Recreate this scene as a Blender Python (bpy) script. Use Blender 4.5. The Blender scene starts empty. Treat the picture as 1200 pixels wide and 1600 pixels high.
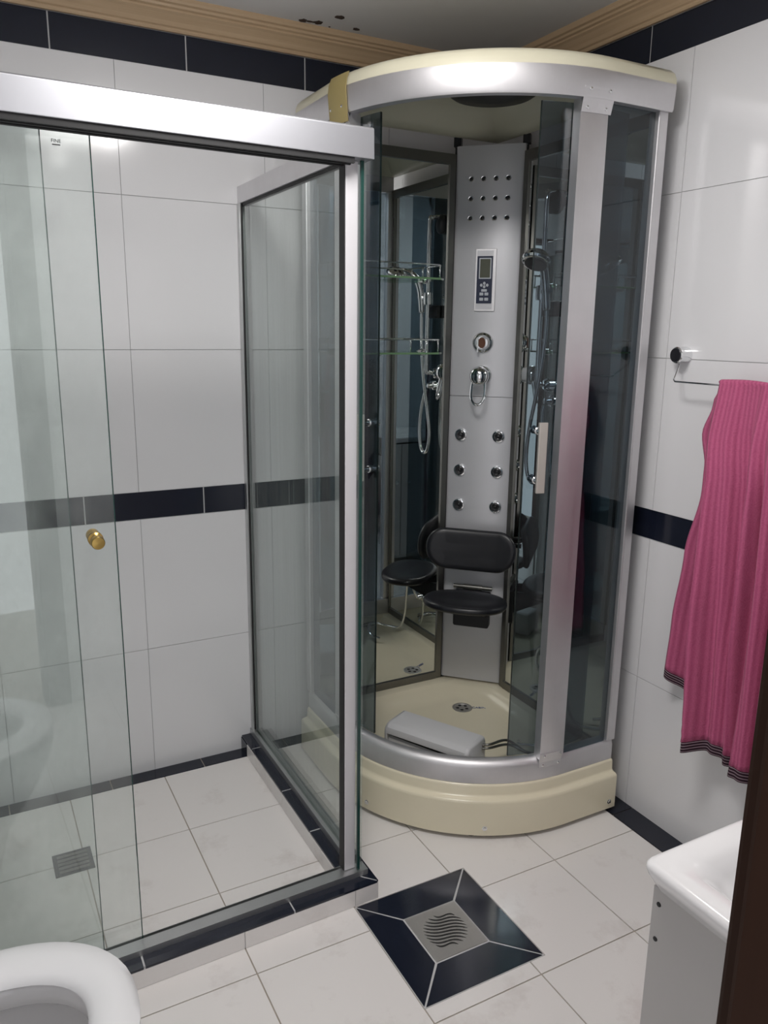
import bpy, bmesh, math, random
from mathutils import Vector, Matrix

random.seed(7)
PI = math.pi
SC = bpy.context.scene
COL = SC.collection

# ------------------------------------------------------------------ camera
cam_d = bpy.data.cameras.new('camera')
cam = bpy.data.objects.new('camera', cam_d)
COL.objects.link(cam)
SC.camera = cam
cam_d.sensor_fit = 'VERTICAL'
cam_d.sensor_height = 36.0
cam_d.lens = 1230.7 / 1600 * 36.0
cam_d.clip_start = 0.02
yaw, pitch, roll = math.radians(28.2496), math.radians(-13.0703), math.radians(0.7374)
fw = Vector((math.sin(yaw) * math.cos(pitch), math.cos(yaw) * math.cos(pitch), math.sin(pitch)))
rt = fw.cross(Vector((0, 0, 1))).normalized()
up = rt.cross(fw)
r2 = rt * math.cos(roll) + up * math.sin(roll)
u2 = -rt * math.sin(roll) + up * math.cos(roll)
cam.matrix_world = Matrix(((r2.x, u2.x, -fw.x, -1.741), (r2.y, u2.y, -fw.y, -2.464), (r2.z, u2.z, -fw.z, 1.456), (0, 0, 0, 1)))

# ------------------------------------------------------------------ world, lamp position, exposure
world = bpy.data.worlds.new('world')
SC.world = world
world.use_nodes = True
world.node_tree.nodes['Background'].inputs[0].default_value = (0.97, 0.97, 1.0, 1)
world.node_tree.nodes['Background'].inputs[1].default_value = 1.4
LAMPS = [(Vector((-1.10, -1.14, 2.235)), 7.0, 0.10), (Vector((-1.16, -1.42, 2.275)), 14.5, 0.44)]   # the two ceiling lamps: position, power, diameter
vs = SC.view_settings
vs.view_transform = 'Standard'
vs.look = 'None'
vs.exposure = -0.18
vs.gamma = 1.0
vs.use_curve_mapping = False
SC.cycles.transparent_max_bounces = 32
SC.cycles.max_bounces = 12
SC.cycles.glossy_bounces = 8
SC.cycles.use_denoising = True

# ------------------------------------------------------------------ materials
def nodes_of(name):
    m = bpy.data.materials.new(name)
    m.use_nodes = True
    return m, m.node_tree.nodes, m.node_tree.links, m.node_tree.nodes['Principled BSDF']

def pmat(name, col, rough=0.4, metal=0.0, spec=0.5, noise=0.0, nscale=8.0, bump=0.0, bscale=60.0, coat=0.0, rvar=0.0):
    """plain principled material with a little procedural variation"""
    m, N, L, b = nodes_of(name)
    b.inputs['Base Color'].default_value = (*col, 1)
    b.inputs['Roughness'].default_value = rough
    b.inputs['Metallic'].default_value = metal
    b.inputs['Specular IOR Level'].default_value = spec
    b.inputs['Coat Weight'].default_value = coat
    tc = N.new('ShaderNodeTexCoord')
    if noise or rvar:
        nz = N.new('ShaderNodeTexNoise'); nz.inputs['Scale'].default_value = nscale; nz.inputs['Detail'].default_value = 5
        L.new(tc.outputs['Object'], nz.inputs['Vector'])
        if noise:
            mx = N.new('ShaderNodeMix'); mx.data_type = 'RGBA'
            mx.inputs[6].default_value = (*[c * (1 - noise) for c in col], 1)
            mx.inputs[7].default_value = (*[min(1, c * (1 + noise)) for c in col], 1)
            L.new(nz.outputs['Fac'], mx.inputs[0]); L.new(mx.outputs[2], b.inputs['Base Color'])
        if rvar:
            mr = N.new('ShaderNodeMapRange'); mr.inputs[3].default_value = max(0, rough - rvar); mr.inputs[4].default_value = rough + rvar
            L.new(nz.outputs['Fac'], mr.inputs[0]); L.new(mr.outputs[0], b.inputs['Roughness'])
    if bump:
        n2 = N.new('ShaderNodeTexNoise'); n2.inputs['Scale'].default_value = bscale; n2.inputs['Detail'].default_value = 3
        L.new(tc.outputs['Object'], n2.inputs['Vector'])
        bp = N.new('ShaderNodeBump'); bp.inputs['Strength'].default_value = bump; bp.inputs['Distance'].default_value = 0.002
        L.new(n2.outputs['Fac'], bp.inputs['Height']); L.new(bp.outputs[0], b.inputs['Normal'])
    return m

def glass(name, tint, refl=0.96, f0=0.045, haze=0.0, hcol=(0.75, 0.8, 0.78), hscale=(30, 30, 2.5), hlo=0.45, hhi=0.75, hmin=0.0):
    """thin architectural glass: tinted see-through, Schlick reflection, optional water-mark haze"""
    m = bpy.data.materials.new(name); m.use_nodes = True
    N, L = m.node_tree.nodes, m.node_tree.links
    N.remove(N['Principled BSDF'])
    out = N['Material Output']
    tr = N.new('ShaderNodeBsdfTransparent'); tr.inputs[0].default_value = (*tint, 1)
    gl = N.new('ShaderNodeBsdfGlossy'); gl.inputs['Roughness'].default_value = 0.0; gl.inputs[0].default_value = (1, 1, 1, 1)
    lw = N.new('ShaderNodeLayerWeight'); lw.inputs[0].default_value = 0.5
    pw = N.new('ShaderNodeMath'); pw.operation = 'POWER'; pw.inputs[1].default_value = 5
    L.new(lw.outputs['Facing'], pw.inputs[0])
    ma = N.new('ShaderNodeMath'); ma.operation = 'MULTIPLY_ADD'; ma.inputs[1].default_value = refl - f0; ma.inputs[2].default_value = f0
    L.new(pw.outputs[0], ma.inputs[0])
    mix = N.new('ShaderNodeMixShader')
    L.new(ma.outputs[0], mix.inputs[0]); L.new(gl.outputs[0], mix.inputs[2])
    if haze:
        df = N.new('ShaderNodeBsdfDiffuse'); df.inputs[0].default_value = (*hcol, 1)
        tc = N.new('ShaderNodeTexCoord'); mp = N.new('ShaderNodeMapping'); mp.inputs['Scale'].default_value = hscale
        nz = N.new('ShaderNodeTexNoise'); nz.inputs['Scale'].default_value = 1.0; nz.inputs['Detail'].default_value = 6; nz.inputs['Roughness'].default_value = 0.65
        L.new(tc.outputs['Object'], mp.inputs[0]); L.new(mp.outputs[0], nz.inputs['Vector'])
        mr = N.new('ShaderNodeMapRange'); mr.inputs[1].default_value = hlo; mr.inputs[2].default_value = hhi; mr.inputs[3].default_value = hmin; mr.inputs[4].default_value = haze
        L.new(nz.outputs['Fac'], mr.inputs[0])
        m2 = N.new('ShaderNodeMixShader')
        L.new(mr.outputs[0], m2.inputs[0]); L.new(tr.outputs[0], m2.inputs[1]); L.new(df.outputs[0], m2.inputs[2])
        L.new(m2.outputs[0], mix.inputs[1])
    else:
        L.new(tr.outputs[0], mix.inputs[1])
    L.new(mix.outputs[0], out.inputs['Surface'])
    return m

def wood(name, c1, c2, scale=(4, 60, 60), rough=0.45):
    m, N, L, b = nodes_of(name)
    tc = N.new('ShaderNodeTexCoord'); mp = N.new('ShaderNodeMapping'); mp.inputs['Scale'].default_value = scale
    nz = N.new('ShaderNodeTexNoise'); nz.inputs['Scale'].default_value = 1.0; nz.inputs['Detail'].default_value = 6; nz.inputs['Distortion'].default_value = 0.6
    L.new(tc.outputs['Object'], mp.inputs[0]); L.new(mp.outputs[0], nz.inputs['Vector'])
    mx = N.new('ShaderNodeMix'); mx.data_type = 'RGBA'; mx.inputs[6].default_value = (*c1, 1); mx.inputs[7].default_value = (*c2, 1)
    L.new(nz.outputs['Fac'], mx.inputs[0]); L.new(mx.outputs[2], b.inputs['Base Color'])
    b.inputs['Roughness'].default_value = rough
    return m

def brushed(name, col, rough=0.32, stretch=(200, 200, 2), amt=0.08):
    m, N, L, b = nodes_of(name)
    b.inputs['Metallic'].default_value = 1.0
    tc = N.new('ShaderNodeTexCoord'); mp = N.new('ShaderNodeMapping'); mp.inputs['Scale'].default_value = stretch
    nz = N.new('ShaderNodeTexNoise'); nz.inputs['Scale'].default_value = 1.0; nz.inputs['Detail'].default_value = 3
    L.new(tc.outputs['Object'], mp.inputs[0]); L.new(mp.outputs[0], nz.inputs['Vector'])
    mr = N.new('ShaderNodeMapRange'); mr.inputs[3].default_value = rough - amt; mr.inputs[4].default_value = rough + amt
    L.new(nz.outputs['Fac'], mr.inputs[0]); L.new(mr.outputs[0], b.inputs['Roughness'])
    n2 = N.new('ShaderNodeTexNoise'); n2.inputs['Scale'].default_value = 9; n2.inputs['Detail'].default_value = 6
    L.new(tc.outputs['Object'], n2.inputs['Vector'])
    mx = N.new('ShaderNodeMix'); mx.data_type = 'RGBA'
    mx.inputs[6].default_value = (*[c * 0.86 for c in col], 1); mx.inputs[7].default_value = (*[min(1, c * 1.08) for c in col], 1)
    L.new(n2.outputs['Fac'], mx.inputs[0]); L.new(mx.outputs[2], b.inputs['Base Color'])
    return m

def stained(name, col, stain, rough, scale=5.0, lo=0.55, hi=0.8, amt=0.5):
    """glazed tile with a few dirty patches of their own shape"""
    m, N, L, b = nodes_of(name)
    tc = N.new('ShaderNodeTexCoord')
    geo = N.new('ShaderNodeNewGeometry')
    nz = N.new('ShaderNodeTexNoise'); nz.inputs['Scale'].default_value = scale; nz.inputs['Detail'].default_value = 8; nz.inputs['Roughness'].default_value = 0.68
    L.new(geo.outputs['Position'], nz.inputs['Vector'])
    mr = N.new('ShaderNodeMapRange'); mr.inputs[1].default_value = lo; mr.inputs[2].default_value = hi; mr.inputs[4].default_value = amt
    L.new(nz.outputs['Fac'], mr.inputs[0])
    mx = N.new('ShaderNodeMix'); mx.data_type = 'RGBA'; mx.inputs[6].default_value = (*col, 1); mx.inputs[7].default_value = (*stain, 1)
    L.new(mr.outputs[0], mx.inputs[0]); L.new(mx.outputs[2], b.inputs['Base Color'])
    b.inputs['Roughness'].default_value = rough
    n2 = N.new('ShaderNodeTexNoise'); n2.inputs['Scale'].default_value = 3.0
    L.new(geo.outputs['Position'], n2.inputs['Vector'])
    bp = N.new('ShaderNodeBump'); bp.inputs['Strength'].default_value = 0.06; bp.inputs['Distance'].default_value = 0.01
    L.new(n2.outputs['Fac'], bp.inputs['Height']); L.new(bp.outputs[0], b.inputs['Normal'])
    return m

M = {}
M['tile_white'] = pmat('tile_white', (0.76, 0.76, 0.775), 0.12, noise=0.02, nscale=3, bump=0.03, bscale=5)
M['tile_navy'] = pmat('tile_navy', (0.0095, 0.0122, 0.0235), 0.14, noise=0.15, nscale=12)
M['floor_white'] = stained('floor_white', (0.79, 0.765, 0.745), (0.42, 0.35, 0.32), 0.16)
M['grout_wall'] = pmat('grout_wall', (0.55, 0.55, 0.55), 0.9, noise=0.1)
M['grout_floor'] = pmat('grout_floor', (0.40, 0.355, 0.30), 0.9, noise=0.25, nscale=20)
M['plaster'] = pmat('plaster', (0.62, 0.61, 0.60), 0.9, noise=0.03)
M['ceiling'] = pmat('ceiling', (0.74, 0.73, 0.72), 0.95, noise=0.04)
M['hole'] = pmat('hole', (0.055, 0.035, 0.025), 0.9, noise=0.5, nscale=90)
M['cornice'] = wood('cornice', (0.45, 0.31, 0.185), (0.58, 0.43, 0.275), (3, 90, 90))
M['dark_wood'] = wood('dark_wood', (0.016, 0.006, 0.003), (0.034, 0.013, 0.006), (60, 60, 4), 0.65)
M['dark_wood'].node_tree.nodes['Principled BSDF'].inputs['Specular IOR Level'].default_value = 0.15
M['alu'] = brushed('alu', (0.74, 0.73, 0.745), 0.48)
M['alu_dark'] = brushed('alu_dark', (0.24, 0.235, 0.22), 0.35)
M['alu_light'] = pmat('alu_light', (0.47, 0.475, 0.505), 0.42, metal=0.95, noise=0.03)
M['post_paint'] = pmat('post_paint', (0.66, 0.645, 0.67), 0.42, metal=0.15, noise=0.03)
M['alu_track'] = brushed('alu_track', (0.62, 0.63, 0.63), 0.42)
M['gasket'] = pmat('gasket', (0.012, 0.012, 0.013), 0.6, noise=0.1)
M['column'] = pmat('column', (0.66, 0.66, 0.685), 0.34, metal=0.30, noise=0.04, nscale=4, rvar=0.05)
M['chrome'] = pmat('chrome', (0.80, 0.81, 0.82), 0.07, metal=1.0, rvar=0.03)
M['nozzle'] = pmat('nozzle', (0.02, 0.02, 0.022), 0.3, noise=0.1)
M['mirror'] = pmat('mirror', (0.76, 0.78, 0.76), 0.0, metal=1.0, noise=0.02)
M['cream'] = pmat('cream', (0.75, 0.69, 0.525), 0.24, noise=0.05, nscale=4, coat=0.2)
M['cream_roof'] = pmat('cream_roof', (0.70, 0.67, 0.52), 0.28, noise=0.05, nscale=4)
M['black'] = pmat('black', (0.012, 0.0125, 0.016), 0.36, noise=0.1)
M['handle'] = pmat('handle', (0.62, 0.58, 0.53), 0.25, metal=0.6, noise=0.04)
M['brown_cap'] = pmat('brown_cap', (0.11, 0.035, 0.012), 0.3, noise=0.15)
M['navy_panel'] = pmat('navy_panel', (0.018, 0.026, 0.062), 0.3, noise=0.08)
M['lcd'] = pmat('lcd', (0.10, 0.105, 0.075), 0.2, noise=0.05)
M['button'] = pmat('button', (0.55, 0.58, 0.62), 0.45, noise=0.05)
M['tape'] = pmat('tape', (0.36, 0.29, 0.12), 0.5, noise=0.1)
M['box_grey'] = pmat('box_grey', (0.60, 0.60, 0.61), 0.38, noise=0.03)
M['brass'] = pmat('brass', (0.50, 0.34, 0.11), 0.28, metal=1.0, noise=0.12, nscale=40)
M['ceramic'] = pmat('ceramic', (0.74, 0.73, 0.735), 0.10, noise=0.02, coat=0.3)
M['ceramic_in'] = pmat('ceramic_in', (0.60, 0.59, 0.57), 0.12, noise=0.04)
M['seat_plastic'] = pmat('seat_plastic', (0.76, 0.76, 0.77), 0.22, noise=0.01)
M['laminate'] = pmat('laminate', (0.43, 0.415, 0.405), 0.3, noise=0.03)  # darkened to grey: the shade on the cabinet side is put into the colour
M['water'] = pmat('water', (0.30, 0.30, 0.29), 0.04, noise=0.05)
M['steel'] = brushed('steel', (0.56, 0.55, 0.53), 0.5)
M['paper'] = pmat('paper', (0.8, 0.82, 0.82), 0.6, noise=0.02)
M['ink'] = pmat('ink', (0.01, 0.01, 0.012), 0.6, noise=0.1)
M['ink_blue'] = pmat('ink_blue', (0.08, 0.13, 0.33), 0.6, noise=0.1)
M['smoke'] = glass('smoke', (0.50, 0.56, 0.60), f0=0.05)
M['clear_front'] = glass('clear_front', (0.945, 0.968, 0.960), haze=0.085, hscale=(14, 14, 9), hlo=0.40, hhi=0.72, hmin=0.025)
M['clear_side'] = glass('clear_side', (0.945, 0.975, 0.965), haze=0.10, hcol=(0.66, 0.76, 0.71), hscale=(38, 38, 1.6), hlo=0.40, hhi=0.72, hmin=0.03)
M['shelf_glass'] = glass('shelf_glass', (0.62, 0.80, 0.66), f0=0.06)
M['smoke_edge'] = pmat('smoke_edge', (0.006, 0.013, 0.013), 0.2, noise=0.1)
M['glass_edge'] = pmat('glass_edge', (0.012, 0.05, 0.042), 0.15, noise=0.1)
M['shelf_edge'] = pmat('shelf_edge', (0.14, 0.25, 0.13), 0.15, noise=0.1)

def towel_mat():
    m, N, L, b = nodes_of('towel')
    uv = N.new('ShaderNodeUVMap'); uv.uv_map = 'UVMap'
    wv = N.new('ShaderNodeTexWave'); wv.wave_type = 'BANDS'; wv.bands_direction = 'X'; wv.inputs['Scale'].default_value = 2.7; wv.inputs['Distortion'].default_value = 0.6
    wv.inputs['Detail'].default_value = 1.5; wv.inputs['Detail Scale'].default_value = 3.0
    L.new(uv.outputs[0], wv.inputs['Vector'])
    nz = N.new('ShaderNodeTexNoise'); nz.inputs['Scale'].default_value = 260; nz.inputs['Detail'].default_value = 2
    tc = N.new('ShaderNodeTexCoord'); L.new(tc.outputs['Object'], nz.inputs['Vector'])
    mx = N.new('ShaderNodeMix'); mx.data_type = 'RGBA'; mx.inputs[6].default_value = (0.36, 0.065, 0.15, 1); mx.inputs[7].default_value = (0.60, 0.155, 0.29, 1)
    ad = N.new('ShaderNodeMath'); ad.operation = 'MULTIPLY_ADD'; ad.inputs[1].default_value = 0.38
    L.new(wv.outputs['Fac'], ad.inputs[0])
    a2 = N.new('ShaderNodeMath'); a2.operation = 'MULTIPLY'; a2.inputs[1].default_value = 0.5; L.new(nz.outputs['Fac'], a2.inputs[0]); L.new(a2.outputs[0], ad.inputs[2])
    L.new(ad.outputs[0], mx.inputs[0]); L.new(mx.outputs[2], b.inputs['Base Color'])
    b.inputs['Roughness'].default_value = 0.95
    b.inputs['Sheen Weight'].default_value = 0.08
    b.inputs['Specular IOR Level'].default_value = 0.1
    bp = N.new('ShaderNodeBump'); bp.inputs['Strength'].default_value = 0.7; bp.inputs['Distance'].default_value = 0.004
    L.new(ad.outputs[0], bp.inputs['Height']); L.new(bp.outputs[0], b.inputs['Normal'])
    return m
M['towel'] = towel_mat()

def hem_mat():
    m, N, L, b = nodes_of('towel_hem')
    uv = N.new('ShaderNodeUVMap'); uv.uv_map = 'UVMap'
    wv = N.new('ShaderNodeTexWave'); wv.wave_type = 'BANDS'; wv.bands_direction = 'Y'; wv.inputs['Scale'].default_value = 2.4; wv.inputs['Phase Offset'].default_value = 0.6
    L.new(uv.outputs[0], wv.inputs['Vector'])
    cr = N.new('ShaderNodeValToRGB'); cr.color_ramp.elements[0].position = 0.72; cr.color_ramp.elements[1].position = 0.92
    cr.color_ramp.elements[0].color = (0.022, 0.006, 0.015, 1); cr.color_ramp.elements[1].color = (0.33, 0.24, 0.28, 1)
    L.new(wv.outputs['Fac'], cr.inputs[0]); L.new(cr.outputs[0], b.inputs['Base Color'])
    b.inputs['Roughness'].default_value = 0.95
    return m
M['hem'] = hem_mat()

def emit(name, col, s):
    m, N, L, b = nodes_of(name)
    b.inputs['Base Color'].default_value = (*col, 1)
    b.inputs['Emission Color'].default_value = (*col, 1)
    b.inputs['Emission Strength'].default_value = s
    return m
M['lamp_glow'] = emit('lamp_glow', (1.0, 0.97, 0.93), 4.0)

# ------------------------------------------------------------------ geometry helpers
def obj(name, bm, mat, parent=None, smooth=False, bevel=0.0, seg=2, recalc=True):
    if recalc:
        bmesh.ops.recalc_face_normals(bm, faces=bm.faces)
    me = bpy.data.meshes.new(name)
    bm.to_mesh(me); bm.free()
    o = bpy.data.objects.new(name, me)
    COL.objects.link(o)
    if mat is not None:
        for mm in (mat if isinstance(mat, (list, tuple)) else [mat]):
            me.materials.append(M[mm] if isinstance(mm, str) else mm)
    if smooth:
        for p in me.polygons: p.use_smooth = True
    if bevel:
        md = o.modifiers.new('bevel', 'BEVEL'); md.width = bevel; md.segments = seg; md.limit_method = 'ANGLE'; md.angle_limit = math.radians(40)
        md.harden_normals = False
    if parent is not None:
        o.parent = parent
        # all geometry is authored in world coordinates; parts keep them
        if parent.type == 'EMPTY': o.matrix_parent_inverse = Matrix.Translation(parent.location).inverted()
    return o

def auto_smooth(o, deg=35):
    me = o.data
    for p in me.polygons: p.use_smooth = True
    bm = bmesh.new(); bm.from_mesh(me)
    for e in bm.edges:
        if len(e.link_faces) == 2 and e.calc_face_angle(0) > math.radians(deg): e.smooth = False
    bm.to_mesh(me); bm.free()
    return o

def thing(name, label, cat, loc, group=None):
    o = bpy.data.objects.new(name, None)
    o.empty_display_size = 0.05
    COL.objects.link(o); o.location = loc
    o['label'] = label; o['category'] = cat
    if group: o['group'] = group
    return o

def tag(o, label, cat, group=None):
    o['label'] = label; o['category'] = cat
    if group: o['group'] = group
    return o

def struct(o, label, cat='structure'):
    o['kind'] = 'structure'; o['label'] = label; o['category'] = cat
    return o

def box(bm, x0, x1, y0, y1, z0, z1):
    v = [bm.verts.new(p) for p in ((x0, y0, z0), (x1, y0, z0), (x1, y1, z0), (x0, y1, z0), (x0, y0, z1), (x1, y0, z1), (x1, y1, z1), (x0, y1, z1))]
    for f in ((0, 3, 2, 1), (4, 5, 6, 7), (0, 1, 5, 4), (1, 2, 6, 5), (2, 3, 7, 6), (3, 0, 4, 7)):
        bm.faces.new([v[i] for i in f])
    return v

def B(*a):
    bm = bmesh.new(); box(bm, *a); return bm

def frame_of(d):
    d = Vector(d).normalized()
    a = Vector((0, 0, 1)) if abs(d.z) < 0.9 else Vector((1, 0, 0))
    s = d.cross(a).normalized(); t = s.cross(d).normalized()
    return s, t

def catmull(pts, n=8, closed=False):
    P = [Vector(p) for p in pts]
    out = []
    m = len(P)
    rng = range(m if closed else m - 1)
    for i in rng:
        p1, p2 = P[i], P[(i + 1) % m]
        p0 = P[i - 1] if (i > 0 or closed) else p1 * 2 - p2
        p3 = P[(i + 2) % m] if (i + 2 < m or closed) else p2 * 2 - p1
        for k in range(n):
            t = k / n
            out.append(0.5 * ((2 * p1) + (-p0 + p2) * t + (2 * p0 - 5 * p1 + 4 * p2 - p3) * t * t + (-p0 + 3 * p1 - 3 * p2 + p3) * t ** 3))
    if not closed: out.append(P[-1])
    return out

def tube(bm, pts, r, seg=10, closed=False, ribs=0.0):
    P = [Vector(p) for p in pts]
    rings = []
    s = None
    n = len(P)
    for i, p in enumerate(P):
        if closed: d = (P[(i + 1) % n] - P[i - 1])
        else: d = P[min(i + 1, n - 1)] - P[max(i - 1, 0)]
        d = d.normalized()
        if s is None: s, t = frame_of(d)
        else:
            s = (s - d * s.dot(d)).normalized(); t = s.cross(d).normalized()
        rr = r[i] if isinstance(r, (list, tuple)) else r
        if ribs: rr = rr * (1 + (ribs if i % 2 else -ribs))
        rings.append([bm.verts.new(p + (s * math.cos(2 * PI * k / seg) + t * math.sin(2 * PI * k / seg)) * rr) for k in range(seg)])
    m = n if closed else n - 1
    for i in range(m):
        a, b = rings[i], rings[(i + 1) % n]
        for k in range(seg):
            bm.faces.new((a[k], a[(k + 1) % seg], b[(k + 1) % seg], b[k]))
    if not closed:
        bm.faces.new(rings[0][::-1]); bm.faces.new(rings[-1])

def lathe(bm, prof, org, axis, seg=24, cap=True):
    """prof: list of (radius, height along axis)"""
    org = Vector(org); ax = Vector(axis).normalized(); s, t = frame_of(ax)
    rings = []
    for r, h in prof:
        rings.append([bm.verts.new(org + ax * h + (s * math.cos(2 * PI * k / seg) + t * math.sin(2 * PI * k / seg)) * max(r, 1e-5)) for k in range(seg)])
    for a, b in zip(rings, rings[1:]):
        for k in range(seg):
            bm.faces.new((a[k], a[(k + 1) % seg], b[(k + 1) % seg], b[k]))
    if cap:
        bm.faces.new(rings[0][::-1]); bm.faces.new(rings[-1])

def loft(bm, rings, cap0=True, cap1=True):
    """rings: lists of equally many points, closed loops"""
    R = [[bm.verts.new(p) for p in ring] for ring in rings]
    n = len(R[0])
    for a, b in zip(R, R[1:]):
        for k in range(n):
            bm.faces.new((a[k], a[(k + 1) % n], b[(k + 1) % n], b[k]))
    if cap0: bm.faces.new(R[0][::-1])
    if cap1: bm.faces.new(R[-1])
    return R

def prism(bm, poly, f0, f1):
    """poly of (a,b); f0/f1 map (a,b) to the two end points"""
    v0 = [bm.verts.new(f0(*p)) for p in poly]; v1 = [bm.verts.new(f1(*p)) for p in poly]
    n = len(poly)
    for k in range(n):
        bm.faces.new((v0[k], v0[(k + 1) % n], v1[(k + 1) % n], v1[k]))
    bm.faces.new(v0[::-1]); bm.faces.new(v1)

def rrect(w, h, r, n=5):
    """rounded rectangle outline centred at 0, half sizes w,h"""
    r = min(r, w, h); out = []
    for cx, cy, a0 in ((w - r, h - r, 0), (-w + r, h - r, 90), (-w + r, -h + r, 180), (w - r, -h + r, 270)):
        for k in range(n + 1):
            a = math.radians(a0 + 90 * k / n); out.append((cx + r * math.cos(a), cy + r * math.sin(a)))
    return out

# ================================================================== THE SETTING
XL, YF, ZC = -2.25, -2.30, 2.335          # left wall, front wall (door side), ceiling
TT = 0.004                                # tile thickness standing proud of the grout

def tile_mesh(name, sx, sy, sz, mat, cache={}):
    key = (name, round(sx, 4), round(sy, 4), round(sz, 4), mat)
    if key not in cache:
        bm = B(-sx / 2, sx / 2, -sy / 2, sy / 2, -sz / 2, sz / 2)
        bmesh.ops.recalc_face_normals(bm, faces=bm.faces)
        me = bpy.data.meshes.new(name); bm.to_mesh(me); bm.free(); me.materials.append(M[mat]); cache[key] = me
    return cache[key]

def tile(name, parent, x0, x1, y0, y1, z0, z1, mat):
    o = bpy.data.objects.new(name, tile_mesh(name, x1 - x0, y1 - y0, z1 - z0, mat))
    COL.objects.link(o)
    o.parent = parent
    o.location = ((x0 + x1) / 2, (y0 + y1) / 2, (z0 + z1) / 2)
    if parent.location.length > 0:
        o.matrix_parent_inverse = Matrix.Translation(parent.location).inverted()
    return o

# walls: the wall body is the grout plane, tiles stand on it
wall_back = struct(obj('wall_back', B(XL - 0.1, 0.1, TT, 0.1, -0.1, 2.5), 'grout_wall'), 'white tiled back wall with navy bands behind the shower', 'wall')
wall_right = struct(obj('wall_right', B(TT, 0.1, YF - 0.1, TT, -0.1, 2.5), 'grout_wall'), 'white tiled right wall with the towel rail', 'wall')
wall_left = struct(obj('wall_left', B(XL - 0.1, XL, YF - 0.1, TT, -0.1, 2.5), 'tile_white'), 'white left wall behind the toilet', 'wall')
bm = bmesh.new()
DX0, DX1 = -2.20, -1.46                   # doorway the photograph is taken through
box(bm, XL, DX0, YF - 0.10, YF, -0.1, 2.5)
box(bm, DX1, 0.0, YF - 0.10, YF, -0.1, 2.5)
box(bm, DX0, DX1, YF - 0.10, YF, 2.08, 2.5)
wall_front = struct(obj('wall_front', bm, 'tile_white'), 'white front wall with the doorway', 'wall')
ceiling = struct(obj('ceiling', B(XL - 0.1, 0.1, YF - 0.1, 0.1, ZC, ZC + 0.1), 'ceiling'), 'grey painted ceiling with a few flaked spots', 'ceiling')
floor = struct(obj('floor', B(XL - 0.1, 0.1, YF - 1.2, 0.1, -0.1, -0.0025), 'grout_floor'), 'white tiled bathroom floor with navy border strips', 'floor')

G = 0.0008
ZR = [0.0, 0.434, 0.867, 0.954, 1.387, 1.82, 2.170, 2.262]
kinds = ['w', 'w', 'n', 'w', 'w', 'w', 'n']
for (z0, z1, kd) in zip(ZR, ZR[1:], kinds):
    gz0 = G if kd == 'w' else G
    if kd == 'w':
        xs = [XL, -2.144, -1.712, -1.280, -0.848, -0.416, 0.0]
        ys = [YF, -2.1725, -1.738, -1.3035, -0.869, -0.4345, 0.0]
        for a, b in zip(xs, xs[1:]): tile('wall_tile', wall_back, a + G, b - G, 0, TT + 0.002, z0 + G, z1 - G, 'tile_white')
        for a, b in zip(ys, ys[1:]): tile('wall_tile', wall_right, 0, TT + 0.002, a + G, b - G, z0 + G, z1 - G, 'tile_white')
    else:
        g = 0.0019
        xs = [XL, -2.175, -1.808, -1.442, -1.077, -0.711, -0.345, 0.0]
        ys = [YF, -2.173, -1.808, -1.443, -1.078, -0.713, -0.348, 0.0]
        for a, b in zip(xs, xs[1:]): tile('band_tile', wall_back, a + g, b - g, 0.0025, TT + 0.002, z0 + G, z1 - G, 'tile_navy')
        for a, b in zip(ys, ys[1:]): tile('band_tile', wall_right, 0.0025, TT + 0.002, a + g, b - g, z0 + G, z1 - G, 'tile_navy')

# floor tiles, cut round the drain insert, and the navy border strips
FX = [XL, -2.1435, -1.850, -1.556, -1.262, -0.968, -0.677, -0.383, -0.083]
FY = [YF, -2.198, -1.894, -1.590, -1.286, -0.982, -0.682, -0.376, -0.058]
DR = (-0.967, -0.633, -1.243, -0.893)     # drain insert
FG = 0.0017
for a, b in zip(FX, FX[1:]):
    for c, d in zip(FY, FY[1:]):
        x0, x1, y0, y1 = a + FG, b - FG, c + FG, d - FG
        if x0 < DR[1] and x1 > DR[0] and y0 < DR[3] and y1 > DR[2]:
            bm = bmesh.new()
            X = sorted({x0, x1, min(max(DR[0] - FG, x0), x1), min(max(DR[1] + FG, x0), x1)})
            Y = sorted({y0, y1, min(max(DR[2] - FG, y0), y1), min(max(DR[3] + FG, y0), y1)})
            n = 0
            for p, q in zip(X, X[1:]):
                for r, s in zip(Y, Y[1:]):
                    mx, my = (p + q) / 2, (r + s) / 2
                    if (DR[0] < mx < DR[1] and DR[2] < my < DR[3]) or q - p < 0.004: continue
                    box(bm, p, q, r, s, -0.004, 0.0); n += 1
            if n: obj('floor_tile', bm, 'floor_white', floor)
            else: bm.free()
        else:
            tile('floor_tile', floor, x0, x1, y0, y1, -0.004, 0.0, 'floor_white')
sx = [XL, -2.029, -1.728, -1.427, -1.126, -0.825, -0.524, -0.223, 0.0]
for a, b in zip(sx, sx[1:]): tile('border_tile', floor, a + FG, b - FG, -0.058 + FG, 0.0, -0.004, 0.0006, 'tile_navy')
sy = [YF, -2.098, -1.798, -1.498, -1.198, -0.898, -0.598, -0.298, -0.058]
for a, b in zip(sy, sy[1:]): tile('border_tile', floor, -0.083 + FG, 0.0, a + FG, b - FG, -0.004, 0.0006, 'tile_navy')

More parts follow.
